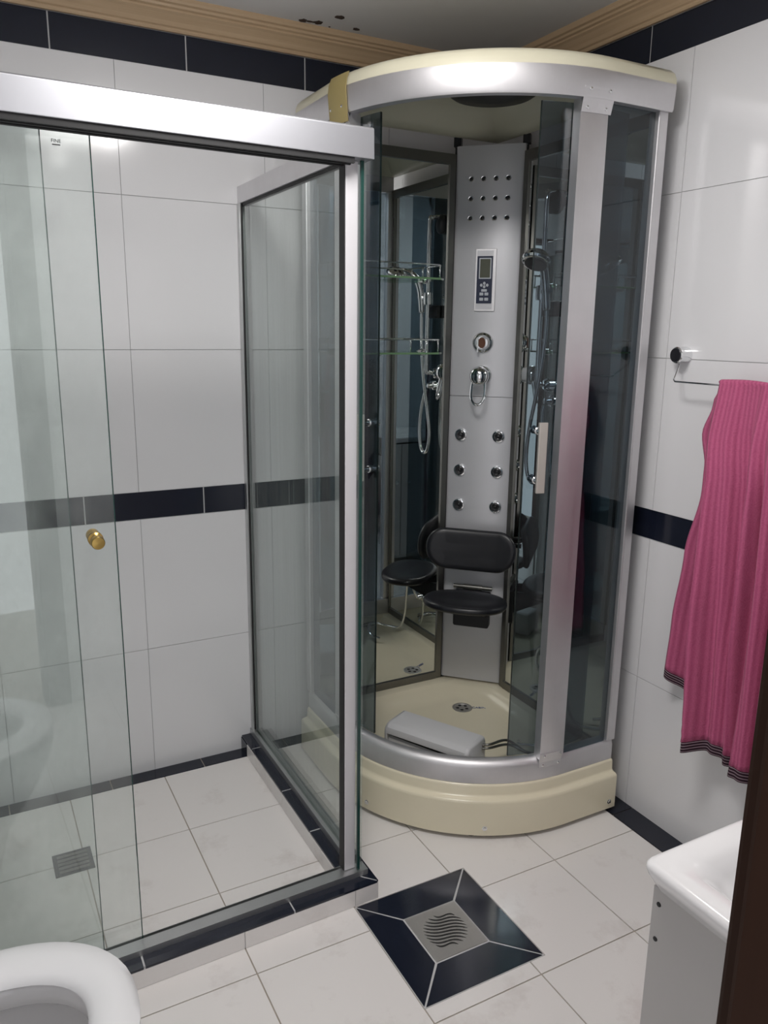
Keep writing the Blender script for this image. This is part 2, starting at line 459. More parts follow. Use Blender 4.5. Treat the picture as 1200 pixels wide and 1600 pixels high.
# wooden cornices
PROF = [(0.0, 0.0), (0.008, 0.0), (0.011, 0.004), (0.011, 0.009), (0.016, 0.012), (0.022, 0.022), (0.034, 0.036), (0.041, 0.041), (0.041, 0.046), (0.048, 0.049), (0.049, 0.055), (0.056, 0.058), (0.058, 0.064), (0.058, ZC - 2.262), (0.0, ZC - 2.262)]
bm = bmesh.new()
prism(bm, PROF, lambda a, b: (XL, -a, 2.262 + b), lambda a, b: (-a, -a, 2.262 + b))
struct(obj('trim_1', bm, 'cornice'), 'light wooden cornice along the top of the back wall', 'cornice')
bm = bmesh.new()
prism(bm, PROF, lambda a, b: (-a, YF, 2.262 + b), lambda a, b: (-a, -a, 2.262 + b))
cw = wood('cornice_side', (0.45, 0.31, 0.185), (0.58, 0.43, 0.275), (90, 3, 90))
struct(obj('trim_2', bm, cw), 'light wooden cornice along the top of the right wall', 'cornice')

# flaked holes in the ceiling paint
def blob(parts, name='flaked_spot'):
    bm = bmesh.new()
    for (x, y, rx, ry, sd) in parts:
        rnd = random.Random(sd)
        ring = []
        for k in range(14):
            a = 2 * PI * k / 14; q = 0.72 + 0.5 * rnd.random()
            ring.append((x + rx * q * math.cos(a), y + ry * q * math.sin(a)))
        prism(bm, ring, lambda a, b: (a, b, ZC - 0.0015), lambda a, b: (a, b, ZC + 0.002))
    return obj(name, bm, 'hole', ceiling)
blob([(-0.748, -0.075, 0.012, 0.012, 1), (-0.724, -0.078, 0.015, 0.005, 2), (-0.703, -0.082, 0.014, 0.013, 3)])
blob([(-0.662, -0.151, 0.015, 0.014, 4)])
blob([(-0.582, -0.092, 0.011, 0.008, 5)])
blob([(-0.66, -0.068, 0.003, 0.003, 6)])

# dark wooden door frame the camera looks past
d1 = thing('door_1', 'dark brown wooden door frame at the right edge of the picture', 'door frame', (-1.83, -2.35, 0)); d1['kind'] = 'structure'
obj('door_jamb', B(-1.492, -1.461, -2.405, -2.297, 0.0, 2.075), 'dark_wood', d1, bevel=0.003)
obj('door_jamb', B(-2.199, -2.168, -2.405, -2.297, 0.0, 2.075), 'dark_wood', d1, bevel=0.003)
obj('door_head', B(-2.168, -1.492, -2.405, -2.297, 2.045, 2.075), 'dark_wood', d1, bevel=0.003)
obj('door_casing', B(-1.478, -1.40, -2.299, -2.283, 0.0, 2.13), 'dark_wood', d1, bevel=0.003)

# ceiling lamps: above and in front of the shower, out of the picture
LP, pw_, dm = LAMPS[0]
lamp = thing('ceiling_lamp', 'bare glass ceiling bulb on a white socket nearer the shower cabin', 'lamp', (LP.x, LP.y, ZC), 'ceiling lamps')
bm = bmesh.new(); lathe(bm, [(.045, 0.0), (.045, -.012), (.026, -.02), (.022, -.045), (.0, -.046)], (LP.x, LP.y, ZC), (0, 0, 1), 28)
auto_smooth(obj('lamp_socket', bm, 'seat_plastic', lamp))
bm = bmesh.new(); lathe(bm, [(.016, -.0465), (.022, -.055), (.044, -.078), (.052, -.10), (.046, -.128), (.028, -.146), (.0, -.152)], (LP.x, LP.y, ZC), (0, 0, 1), 28)
obj('lamp_bulb', bm, glass('bulb_glass', (0.99, 0.99, 0.99)), lamp, smooth=True)
ld = bpy.data.lights.new('lamp_light', 'POINT'); ld.shadow_soft_size = .04; ld.energy = pw_; ld.color = (1.0, 0.975, 0.955)
lo = bpy.data.objects.new('lamp_light', ld); COL.objects.link(lo); lo.location = LP; lo.parent = lamp
lo.matrix_parent_inverse = Matrix.Translation(lamp.location).inverted()
LP, pw_, dm = LAMPS[1]
lamp = thing('ceiling_lamp', 'wide flat white ceiling lamp nearer the doorway', 'lamp', (LP.x, LP.y, ZC), 'ceiling lamps')
R0 = dm / 2
bm = bmesh.new(); lathe(bm, [(R0 + .02, 0.0), (R0 + .02, -0.02), (R0 + .006, -0.03), (R0, -0.03)], (LP.x, LP.y, ZC), (0, 0, 1), 40)
obj('lamp_base', bm, 'seat_plastic', lamp, smooth=False)
bm = bmesh.new(); lathe(bm, [(R0, -0.031), (R0 * .97, -0.040), (R0 * .8, -0.048), (R0 * .5, -0.053), (0.0, -0.055)], (LP.x, LP.y, ZC), (0, 0, 1), 40)
obj('lamp_shade', bm, 'lamp_glow', lamp, smooth=True)
ld = bpy.data.lights.new('lamp_light', 'AREA'); ld.shape = 'DISK'; ld.size = dm; ld.energy = pw_; ld.color = (1.0, 0.975, 0.955)
lo = bpy.data.objects.new('lamp_light', ld); COL.objects.link(lo); lo.location = LP; lo.parent = lamp
lo.matrix_parent_inverse = Matrix.Translation(lamp.location).inverted()

# ================================================================== FLOOR DRAIN
fd = thing('floor_drain', 'square floor drain with wavy steel grate in a navy tile frame', 'drain', (-0.80, -1.068, 0))
gx0, gx1, gy0, gy1 = -0.877, -0.726, -1.146, -0.989
x0, x1, y0, y1 = DR
obj('grout_bed', B(x0, x1, y0, y1, -0.004, -0.0008), 'grout_wall', fd)
q = 0.003
def ftile(pts):
    bm = bmesh.new(); prism(bm, pts, lambda a, b: (a, b, -0.003), lambda a, b: (a, b, 0.0008)); obj('frame_tile', bm, 'tile_navy', fd)
ftile([(x0 + q * 1.6, y1 - q * .6), (x1 - q * 1.6, y1 - q * .6), (gx1 - q * .4, gy1 + q), (gx0 + q * .4, gy1 + q)])
ftile([(x0 + q * 1.6, y0 + q * .6), (gx0 + q * .4, gy0 - q), (gx1 - q * .4, gy0 - q), (x1 - q * 1.6, y0 + q * .6)])
ftile([(x0 + q * .6, y0 + q * 1.6), (x0 + q * .6, y1 - q * 1.6), (gx0 - q, gy1 - q * .4), (gx0 - q, gy0 + q * .4)])
ftile([(x1 - q * .6, y0 + q * 1.6), (gx1 + q, gy0 + q * .4), (gx1 + q, gy1 - q * .4), (x1 - q * .6, y1 - q * 1.6)])
# grate with wavy slots really cut through
gcx, gcy = (gx0 + gx1) / 2, (gy0 + gy1) / 2
gb = bmesh.new(); box(gb, gx0 + 0.002, gx1 - 0.002, gy0 + 0.002, gy1 - 0.002, -0.0005, 0.0022)
cut = bmesh.new()
dirv = Vector((0.882, -0.471)).normalized(); nrm = Vector((0.471, 0.882)).normalized()
nsl = 10
for i in range(nsl):
    off = (i - (nsl - 1) / 2) * 0.0108
    half = math.sqrt(max(0.0, 0.056 ** 2 - off ** 2))
    half = max(half, 0.024)
    L_, Rr = [], []
    for k in range(13):
        t = -1 + 2 * k / 12
        w = 0.0030 * math.sqrt(max(0.02, 1 - t ** 4))
        p = Vector((gcx, gcy)) + dirv * (t * half) + nrm * (off + 0.0062 * math.sin(t * 2.9))
        L_.append(p + nrm * w); Rr.append(p - nrm * w)
    prism(cut, [tuple(p) for p in L_ + Rr[::-1]], lambda a, b: (a, b, -0.01), lambda a, b: (a, b, 0.01))
co = obj('slot_cutter', cut, None)
go = obj('grate', gb, 'steel', fd)
md = go.modifiers.new('cut', 'BOOLEAN'); md.operation = 'DIFFERENCE'; md.object = co; md.solver = 'EXACT'
bpy.context.view_layer.update()
dg = bpy.context.evaluated_depsgraph_get()
nm = bpy.data.meshes.new_from_object(go.evaluated_get(dg))
go.modifiers.clear(); go.data = nm
if not nm.materials: nm.materials.append(M['steel'])
bpy.data.objects.remove(co)
obj('sump', B(gx0 + 0.004, gx1 - 0.004, gy0 + 0.004, gy1 - 0.004, -0.0012, -0.0006), 'gasket', fd)

# small navy drain tile on the shower floor, seen through the sliding door
sd = thing('shower_drain', 'small dark square drain cover on the floor behind the sliding glass', 'drain', (-1.586, -0.376, 0))
obj('cover_frame', B(-1.637, -1.535, -0.427, -0.325, 0.0002, 0.0018), 'tile_navy', sd)
bm = bmesh.new()
for k in range(5): box(bm, -1.625, -1.547, -0.415 + k * 0.017, -0.405 + k * 0.017, 0.0018, 0.003)
obj('cover_bars', bm, 'alu_dark', sd)

# ================================================================== SHOWER CURB (left) with its tiles
SH = 0.022                                # the front runs a little askew to the walls
def skew(bm):
    for v in bm.verts: v.co.y += SH * (v.co.x + 0.9)
    return bm
def sobj(name, bm, mat, parent, **k):
    return obj(name, skew(bm), mat, parent, **k)
CZ = 0.053
curb = thing('shower_curb', 'low tiled curb with navy top round the sliding door shower', 'curb', (-0.93, -0.85, 0))
bm = bmesh.new(); box(bm, XL, -0.897 - 0.003, -0.889 + 0.003, -0.805, 0.0, CZ - 0.0012); skew(bm)
obj('curb_core', bm, 'grout_wall', curb)
obj('curb_core', B(-0.975, -0.900, -0.81, 0.0, 0.0, CZ - 0.0012), 'grout_wall', curb)
# front white facing tiles
fx = [XL, -2.155, -1.858, -1.560, -1.262, -0.964, -0.897]
for a, b in zip(fx, fx[1:]):
    sobj('facing_tile', B(a + 0.001, b - 0.001, -0.889, -0.884, 0.001, CZ - 0.0065), 'floor_white', curb)
tx = [XL, -1.86, -1.497, -1.132]
for a, b in zip(tx, tx[1:]):
    sobj('top_tile', B(a + 0.0022, b - 0.0022, -0.889, -0.802, CZ - 0.0055, CZ), 'tile_navy', curb)
# corner tile and side top tiles
bm = bmesh.new(); prism(bm, [(-1.1304, -0.889), (-0.9005, -0.889), (-0.9785, -0.806), (-1.1304, -0.806)], lambda a, b: (a, b, CZ - 0.0055), lambda a, b: (a, b, CZ)); sobj('top_tile', bm, 'tile_navy', curb)
bm = bmesh.new(); prism(bm, [(-0.897, -0.887), (-0.897, -0.62), (-0.977, -0.62), (-0.977, -0.801)], lambda a, b: (a, b, CZ - 0.0055), lambda a, b: (a, b, CZ)); obj('top_tile', bm, 'tile_navy', curb)
syt = [-0.617, -0.392, -0.108, 0.0]
for a, b in zip(syt, syt[1:]):
    obj('top_tile', B(-0.977, -0.897, a + 0.0024, b - 0.0024, CZ - 0.0055, CZ), 'tile_navy', curb)
for a, b in ((-0.80, -0.70), (-0.70, -0.40), (-0.40, -0.062)):
    obj('facing_tile', B(-0.979, -0.974, a + 0.001, b - 0.001, 0.001, CZ - 0.0065), 'floor_white', curb)
obj('facing_tile', B(-0.979, -0.974, -0.060, -0.001, 0.001, CZ - 0.0065), 'tile_navy', curb)
for a, b in ((-0.889, -0.60), (-0.60, -0.30), (-0.30, 0.0)):
    obj('facing_tile', B(-0.901, -0.897, a + 0.001, b - 0.001, 0.001, CZ - 0.0065), 'floor_white', curb)

# ================================================================== SLIDING DOOR ENCLOSURE
en = thing('shower_enclosure', 'sliding glass shower enclosure with white aluminium header rail', 'shower enclosure', (-0.945, -0.83, CZ))
# front header
bm = bmesh.new(); prism(bm, [(-0.868, 1.806), (-0.866, 1.866), (-0.862, 1.869), (-0.80, 1.869), (-0.80, 1.806)], lambda a, b: (XL + 0.001, a, b), lambda a, b: (-0.917, a, b))
sobj('header_rail', bm, 'alu_light', en, bevel=0.0015)
bm = bmesh.new(); box(bm, XL + 0.001, -0.962, -0.864, -0.856, 1.795, 1.8058); box(bm, XL + 0.001, -0.962, -0.845, -0.838, 1.795, 1.8058); box(bm, XL + 0.001, -0.962, -0.825, -0.815, 1.795, 1.8058)
sobj('header_guide', bm, 'gasket', en)
# side header
bm = bmesh.new(); box(bm, -0.938, -0.900, -0.797, -0.001, 1.822, 1.872); o = obj('side_rail', bm, 'alu', en, bevel=0.0015)
bm = bmesh.new(); box(bm, -0.932, -0.918, -0.797, -0.020, 1.814, 1.8218); obj('side_gasket', bm, 'gasket', en)
# wall channel, corner post
bm = bmesh.new(); box(bm, -0.941, -0.936, -0.022, -0.001, 0.074, 1.8218); box(bm, -0.919, -0.912, -0.022, -0.001, 0.074, 1.8218); box(bm, -0.936, -0.919, -0.006, -0.001, 0.074, 1.8218)
obj('wall_channel', bm, 'alu_track', en)
obj('channel_gasket', B(-0.9355, -0.9315, -0.028, -0.006, 0.076, 1.82), 'gasket', en)
sobj('corner_post', B(-0.969, -0.939, -0.834, -0.800, 0.0695, 1.8055), 'post_paint', en, bevel=0.002)
sobj('post_gasket', B(-0.9712, -0.9692, -0.831, -0.805, 0.0695, 1.8055), 'gasket', en)
# bottom track on the front curb
bm = bmesh.new()
box(bm, XL + 0.001, -0.910, -0.853, -0.804, CZ + 0.0002, CZ + 0.004)
box(bm, XL + 0.001, -0.910, -0.853, -0.8185, CZ + 0.004, CZ + 0.0155)
box(bm, XL + 0.001, -0.910, -0.8055, -0.804, CZ + 0.004, CZ + 0.0115)
sobj('bottom_track', bm, 'alu_track', en)
bm = bmesh.new(); box(bm, XL + 0.001, -0.974, -0.818, -0.806, CZ + 0.0042, CZ + 0.0065); sobj('track_groove', bm, 'gasket', en)
bm = bmesh.new(); box(bm, -0.945, -0.934, -0.795, -0.001, CZ + 0.0002, CZ + 0.021); box(bm, -0.918, -0.908, -0.795, -0.001, CZ + 0.0002, CZ + 0.021); box(bm, -0.934, -0.918, -0.795, -0.001, CZ + 0.0002, CZ + 0.006)
obj('side_track', bm, 'alu_track', en)
# side glass: pane with dark green polished edge at the front
sg = obj('side_glass', B(-0.930, -0.922, -0.840, -0.006, CZ + 0.0065, 1.8215), 'clear_side', en)
sobj('glass_edge', B(-0.9385, -0.9310, -0.846, -0.8405, 0.0695, 1.8055), 'glass_edge', en)
# sliding panes
d2 = obj('sliding_door', skew(B(-2.22, -1.487, -0.8170, -0.8120, CZ + 0.010, 1.800)), 'clear_front', en)
obj('pane_edge', skew(B(-1.4868, -1.4848, -0.8170, -0.8120, CZ + 0.010, 1.800)), 'glass_edge', d2)
d3 = obj('sliding_door', skew(B(-2.235, -1.572, -0.8105, -0.8062, CZ + 0.010, 1.800)), 'clear_front', en)
obj('pane_edge', skew(B(-1.5718, -1.5698, -0.8105, -0.8062, CZ + 0.010, 1.800)), 'glass_edge', d3)
ky = -0.8170 + SH * (-1.526 + 0.9)
bm = bmesh.new(); lathe(bm, [(0.0145, 0.0), (0.0150, 0.004), (0.011, 0.007), (0.0095, 0.014), (0.0125, 0.018), (0.0135, 0.024), (0.0135, 0.034), (0.012, 0.037), (0.0, 0.038)], (-1.526, ky, 1.034), (0.0, -1, 0), 24)
lathe(bm, [(0.0145, 0.0), (0.0150, 0.004), (0.011, 0.007), (0.0095, 0.014), (0.0125, 0.018), (0.0135, 0.034), (0.0, 0.036)], (-1.526, ky + 0.005, 1.034), (0.0, 1, 0), 24)
auto_smooth(obj('knob', bm, 'brass', d2))
st = obj('sticker', skew(B(-1.5535, -1.5355, -0.8178, -0.8172, 1.770, 1.784)), glass('sticker_film', (0.985, 0.99, 0.99), haze=0.03), d2)

def text(name, s, size, mat, parent, origin, xdir, ydir, extrude=0.0003):
    c = bpy.data.curves.new(name, 'FONT'); c.body = s; c.size = size; c.extrude = extrude; c.align_x = 'CENTER'; c.align_y = 'CENTER'
    tmp = bpy.data.objects.new('tmp_text', c); COL.objects.link(tmp)
    bpy.context.view_layer.update()
    me = bpy.data.meshes.new_from_object(tmp.evaluated_get(bpy.context.evaluated_depsgraph_get()))
    bpy.data.objects.remove(tmp); bpy.data.curves.remove(c)
    xd, yd = Vector(xdir).normalized(), Vector(ydir).normalized(); zd = xd.cross(yd)
    Mx = Matrix(((xd.x, yd.x, zd.x, origin[0]), (xd.y, yd.y, zd.y, origin[1]), (xd.z, yd.z, zd.z, origin[2]), (0, 0, 0, 1)))
    me.transform(Mx)
    bm = bmesh.new(); bm.from_mesh(me); bpy.data.meshes.remove(me)
    return obj(name, bm, mat, parent)
ty = -0.8176 + SH * (-1.5445 + 0.9)
text('sticker_print', 'FINE', 0.0085, 'ink', d2, (-1.5445, ty - 0.0012, 1.7785), (1, SH, 0), (0, 0, 1))
bm = bmesh.new(); box(bm, -1.5515, -1.5375, -0.8188, -0.8183, 1.7715, 1.7732); obj('sticker_print', skew(bm), 'ink', d2)

# ================================================================== ROUND SHOWER CABIN
CX, CY = -0.255, -0.340                   # centre of the rounded front
XO, YO = -0.060, -0.112                   # back planes of the cabin
XM, YM = -0.064, -0.110                   # mirror faces
cabin = thing('shower_cabin', 'rounded corner shower cabin with smoked glass and cream tray', 'shower cabin', (-0.35, -0.42, 0))

def samples(a0, a1, left=None, right=None, n=40):
    """stations along the rounded front; angles in degrees from -180 (left) to -90 (right); left/right extend the straight ends"""
    S = []
    if left is not None: S.append((CX, left, -1.0, 0.0))
    for k in range(n + 1):
        a = math.radians(a0 + (a1 - a0) * k / n)
        S.append((CX, CY, math.cos(a), math.sin(a)))
    if right is not None: S.append((right, CY, 0.0, -1.0))
    return S

def sweep(bm, S, sec):
    rings = [[(x + nx * r, y + ny * r, z) for r, z in sec] for x, y, nx, ny in S]
    loft(bm, rings)

def outline(R, e, z, n=36, ch=0.0):
    """closed plan of the cabin at radius R, back edges pulled in by e"""
    P = [(CX - R, YO - e, z)]
    for k in range(n + 1):
        a = math.radians(-180 + 90 * k / n)
        P.append((CX + R * math.cos(a), CY + R * math.sin(a), z))
    P.append((XO - e, CY - R, z))
    c = ch
    P.append((XO - e, YO - e - c, z)); P.append((XO - e - c * 0.5, YO - e - c * 0.5, z)); P.append((XO - e - c, YO - e, z))
    return P

# tray
bm = bmesh.new()
R_ = [(.540, 0, .014, .004), (.540, 0, .116, .004), (.5385, 0, .1225, .004), (.5345, 0, .1255, .004), (.5245, 0, .1275, .004), (.5195, 0, .1295, .004), (.5175, 0, .134, .004), (.5165, 0, .157, .004), (.5145, 0, .1625, .004), (.510, 0, .1645, .004),
      (.466, .040, .1645, .085), (.460, .044, .160, .09), (.452, .052, .150, .095), (.435, .075, .131, .08), (.415, .095, .124, .06), (.39, .115, .1205, .04)]
rings = [outline(r, e, z, ch=c) for r, e, z, c in R_]
loft(bm, rings)
tray = auto_smooth(obj('tray', bm, 'cream', cabin), 50)
for ang, zz in ((-158, .038), (-118, .038), (-75, .038)):
    a = math.radians(ang)
    nx, ny = math.cos(a), math.sin(a)
    p = (CX + .5398 * nx, CY + .5398 * ny, zz)
    if ang > -90: p = (-.085, CY - .5398, zz); nx, ny = 0, -1
    bm = bmesh.new(); lathe(bm, [(.0075, 0), (.0075, .0015), (.0045, .002), (.004, .005), (.0, .0055)], p, (nx, ny, 0), 14)
    obj('tray_screw', bm, 'chrome', tray)
for ang in (-172, -150, -122, -98):
    a = math.radians(ang); p = (CX + .51 * math.cos(a), CY + .51 * math.sin(a), 0.0)
    bm = bmesh.new(); lathe(bm, [(.014, 0.0), (.014, .006), (.006, .008), (.006, .03)], p, (0, 0, 1), 12); obj('tray_foot', bm, 'gasket', tray)
dc = (-.240, -.290, .1208)
bm = bmesh.new(); lathe(bm, [(.036, 0), (.036, .0018), (.031, .003), (.027, .0022), (.026, .0008), (.010, .0008), (.010, .002), (.0, .0022)], dc, (0, 0, 1), 28)
auto_smooth(obj('tray_drain', bm, 'steel', tray))
for k in range(5):
    a = 2 * PI * k / 5 + .3; bm = bmesh.new(); lathe(bm, [(.0062, 0), (.0062, .0003), (.0, .0004)], (dc[0] + .0175 * math.cos(a), dc[1] + .0175 * math.sin(a), dc[2] + .0009), (0, 0, 1), 10); obj('drain_hole', bm, 'gasket', tray)
text('tray_print', 'CABIN', 0.017, 'ink_blue', tray, (-.187, -.318, .1216), (0.882, -0.471, 0), (0.471, 0.882, 0))

# lower rail
bm = bmesh.new(); sweep(bm, samples(-180, -90, YO - .002, XO - .002), [(.474, .1648), (.511, .1648), (.5115, .214), (.508, .224), (.498, .2315), (.488, .234), (.476, .232)])
auto_smooth(obj('bottom_rail', bm, 'alu', cabin), 50)
# upper ring
bm = bmesh.new(); sweep(bm, samples(-180, -90, YO - .002, XO - .002), [(.492, 2.010), (.531, 2.006), (.534, 2.012), (.538, 2.060), (.537, 2.0695), (.492, 2.0695)])
auto_smooth(obj('top_ring', bm, 'alu', cabin), 40)
# roof: cream shell with a recessed underside
bm = bmesh.new()
O_ = [(.492, .012, 2.0698, .0), (.535, 0, 2.0698, 0), (.5345, 0, 2.082, 0), (.529, .002, 2.096, 0), (.518, .006, 2.106, 0), (.50, .012, 2.110, 0), (.42, .08, 2.135, 0), (.30, .12, 2.152, 0), (.10, .2, 2.156, 0)]
I_ = [(.10, .2, 2.146, 0), (.30, .12, 2.143, 0), (.385, .10, 2.138, 0), (.405, .09, 2.132, 0), (.455, .04, 2.088, 0), (.472, .022, 2.0735, 0), (.492, .012, 2.0698, 0)]
loft(bm, [outline(r, e, z) for r, e, z, c in O_] + [outline(r, e, z) for r, e, z, c in I_][:], cap0=False, cap1=False)
roof = obj('roof', bm, 'cream_roof', cabin)
bmx = bmesh.new(); bmx.from_mesh(roof.data)
# close the two flat caps
bmesh.ops.remove_doubles(bmx, verts=bmx.verts, dist=1e-6)
bmx.to_mesh(roof.data); bmx.free()
auto_smooth(roof, 45)
bm = bmesh.new(); lathe(bm, [(.128, 0), (.128, -.012), (.118, -.018), (.06, -.021), (.0, -.022)], (-.275, -.378, 2.1435), (0, 0, 1), 36)
sp = auto_smooth(obj('roof_speaker', bm, 'black', roof))
bm = bmesh.new(); lathe(bm, [(.03, 0), (.03, -.012), (.02, -.018), (.0, -.019)], (-.50, -.24, 2.138), (0, 0, 1), 24); auto_smooth(obj('roof_light', bm, 'black', roof))

# posts either side of the door opening, with riveted corner plates
for a0, a1 in ((-100.2, -91.2), (-178.8, -169.8)):
    bm = bmesh.new(); sweep(bm, samples(a0, a1, n=6), [(.484, .2325), (.516, .2325), (.519, .240), (.519, 2.0), (.516, 2.0095), (.484, 2.0095)])
    po = auto_smooth(obj('post', bm, 'alu', cabin), 40)
    bm = bmesh.new(); sweep(bm, samples(a0 - .1, a1 + .6, n=6), [(.5195, 1.976), (.5215, 1.976), (.5365, 2.030), (.5345, 2.030)]); obj('corner_plate', bm, 'alu', po)
    bm = bmesh.new(); sweep(bm, samples(a0 + .2, a1 - .2, n=6), [(.512, .205), (.5142, .205), (.5142, .222), (.521, .252), (.519, .252), (.512, .222)]); obj('corner_plate', bm, 'alu', po)
    for da in (1.6, 7.6):
        a = math.radians(a0 + da)
        for r, z in ((.5255, 1.986), (.5375, 2.024), (.5145, .211), (.5225, .245)):
            bm = bmesh.new(); lathe(bm, [(.0042, -.002), (.004, .0006), (.002, .0016), (0, .0018)], (CX + r * math.cos(a), CY + r * math.sin(a), z), (math.cos(a), math.sin(a), 0), 10); obj('rivet', bm, 'chrome', po)
# wall jambs
bm = bmesh.new(); box(bm, -.092, XO - .001, CY - .519, CY - .482, .234, 2.009); obj('jamb', bm, 'alu', cabin, bevel=.003)
bm = bmesh.new(); box(bm, CX - .519, CX - .482, -.146, YO - .001, .234, 2.009); obj('jamb', bm, 'alu', cabin, bevel=.003)
# fixed curved smoked panes
bm = bmesh.new(); sweep(bm, samples(-91.2, -90, None, -.0925, n=2), [(.500, .230), (.505, .230), (.505, 2.0075), (.500, 2.0075)]); obj('fixed_glass', bm, 'smoke', cabin)
bm = bmesh.new(); sweep(bm, samples(-180, -178.8, -.1465, None, n=2), [(.500, .230), (.505, .230), (.505, 2.0075), (.500, 2.0075)]); obj('fixed_glass', bm, 'smoke', cabin)
# curved sliding doors, pushed open
def cabin_door(a0, a1, ah, sgn):
    bm = bmesh.new(); sweep(bm, samples(a0, a1, n=14), [(.476, .237), (.4805, .237), (.4805, 2.0045), (.476, 2.0045)])
    d = auto_smooth(obj('cabin_door', bm, 'smoke', cabin), 30)
    ae = a0 if sgn > 0 else a1
    bm = bmesh.new(); sweep(bm, samples(ae - .12, ae + .12, n=1), [(.4755, .237), (.481, .237), (.481, 2.0045), (.4755, 2.0045)]); obj('pane_edge', bm, 'smoke_edge', d)
    a = math.radians(ah); n_ = Vector((math.cos(a), math.sin(a), 0)); t_ = Vector((-math.sin(a), math.cos(a), 0))
    c = Vector((CX, CY, 0)) + n_ * .4805
    bm = bmesh.new()
    for s0, s1, z0, z1 in ((-.012, .012, 1.032, 1.222),):
        P = []
        for z in (z0, z1):
            P.append([c + t_ * s0 + n_ * .030 + Vector((0, 0, z)), c + t_ * s1 + n_ * .030 + Vector((0, 0, z)), c + t_ * s1 + n_ * .040 + Vector((0, 0, z)), c + t_ * s0 + n_ * .040 + Vector((0, 0, z))])
        loft(bm, P)
    h = obj('door_handle', bm, 'handle', d, bevel=.0015)
    for z in (1.062, 1.196):
        p = c + Vector((0, 0, z))
        bm = bmesh.new(); lathe(bm, [(.008, .0302), (.008, .006), (.0105, .004), (.0105, .0)], p, n_, 16)
        lathe(bm, [(.0105, -.0045), (.0105, -.009), (.006, -.010), (.006, -.022), (.011, -.024), (.011, -.032), (.0, -.034)], p, n_, 16)
        auto_smooth(obj('handle_knob', bm, 'chrome', d))
    return d
cabin_door(-110.0, -77.0, -105.6, 1)
cabin_door(-193.0, -160.9, -164.6, -1)

# mirrored back walls in dull aluminium frames
def mirror_wall(axis):
    bm = bmesh.new()
    if axis == 'y':
        a0, a1 = CX - .500, -.226
        obj('mirror_panel', B(a0, a1, YM, YM + .004, .19, 1.99), 'mirror', cabin)
        for s in ((a0, a0 + .022, .150, 2.018), (a1 - .022, a1, .168, 2.018), (a0 + .022, a1 - .022, .150, .192), (a0 + .022, a1 - .022, 1.985, 2.018)):
            bm = bmesh.new(); box(bm, s[0], s[1], YM - .006, YM + .006, s[2], s[3]); obj('panel_frame', bm, 'alu_dark', cabin)
    else:
        a0, a1 = CY - .490, -.276
        obj('mirror_panel', B(XM, XM + .004, a0, a1, .19, 1.99), 'mirror', cabin)
        for s in ((a0, a0 + .022, .150, 2.018), (a1 - .022, a1, .168, 2.018), (a0 + .022, a1 - .022, .150, .192), (a0 + .022, a1 - .022, 1.985, 2.018)):
            bm = bmesh.new(); box(bm, XM - .006, XM + .006, s[0], s[1], s[2], s[3]); obj('panel_frame', bm, 'alu_dark', cabin)
mirror_wall('y'); mirror_wall('x')

# corner column: U along the face (to the right), N out of the face
P0 = Vector((-.1427, -.1923, 0)); U = Vector((1, -1, 0)) / math.sqrt(2); NN = Vector((-1, -1, 0)) / math.sqrt(2); Z = Vector((0, 0, 1))
def cp(u, n, z): return P0 + U * u + NN * n + Z * z
bm = bmesh.new()
csec = [(-.116, -.012), (-.112, -.004), (-.104, .0), (.104, .0), (.112, -.004), (.116, -.012), (.116, -.02), (.06, -.078), (-.06, -.078), (-.116, -.02)]
loft(bm, [[cp(u, n, .172) for u, n in csec], [cp(u, n, 1.2312) for u, n in csec]])
loft(bm, [[cp(u, n, 1.2328) for u, n in csec], [cp(u, n, 2.043) for u, n in csec]])
column = auto_smooth(obj('column', bm, 'column', cabin), 30)
for s in (-1, 1):
    for u in ((.114 * s), ):
        bm = bmesh.new(); prism(bm, [(u - .006, -.022), (u + .006, -.022), (u + .006, -.008), (u - .006, -.008)], lambda a, b: cp(a, b, .172), lambda a, b: cp(a, b, 2.04)); obj('column_seal', bm, 'gasket', column)
    bm = bmesh.new(); prism(bm, [(.113 * s - .012, -.03), (.113 * s + .012, -.03), (.113 * s + .012, -.006), (.113 * s - .012, -.006)], lambda a, b: cp(a, b, 2.0435), lambda a, b: cp(a, b, 2.072)); obj('roof_bracket', bm, 'black', column)
# small upper jets 4 x 3
for i in range(4):
    for j in range(3):
        o_ = cp(-.061 + i * .0405, 0, 1.9405 - j * .0612)
        bm = bmesh.new(); lathe(bm, [(.0092, 0), (.0092, .002), (.0080, .0035), (.0062, .0030), (.0060, .0012)], o_, NN, 16); jt = auto_smooth(obj('jet', bm, 'chrome', cabin))
        bm = bmesh.new(); lathe(bm, [(.0060, .0012), (.0060, .0022), (.003, .004), (.0, .0045)], o_, NN, 12); auto_smooth(obj('nozzle', bm, 'nozzle', jt))
# six body jets
for i in (-1, 1):
    for j in range(3):
        o_ = cp(.0665 * i, 0, 1.096 - j * .126)
        bm = bmesh.new(); lathe(bm, [(.0225, 0), (.0225, .003), (.0205, .0065), (.0165, .0075), (.0150, .0050), (.0145, .0015)], o_, NN, 28); jt = auto_smooth(obj('jet', bm, 'chrome', cabin))
        bm = bmesh.new(); lathe(bm, [(.0142, .0015), (.0142, .0030), (.0095, .0050), (.0070, .0040), (.0065, .0052), (.004, .0072), (.0, .0076)], o_, NN, 20); auto_smooth(obj('nozzle', bm, 'nozzle', jt))

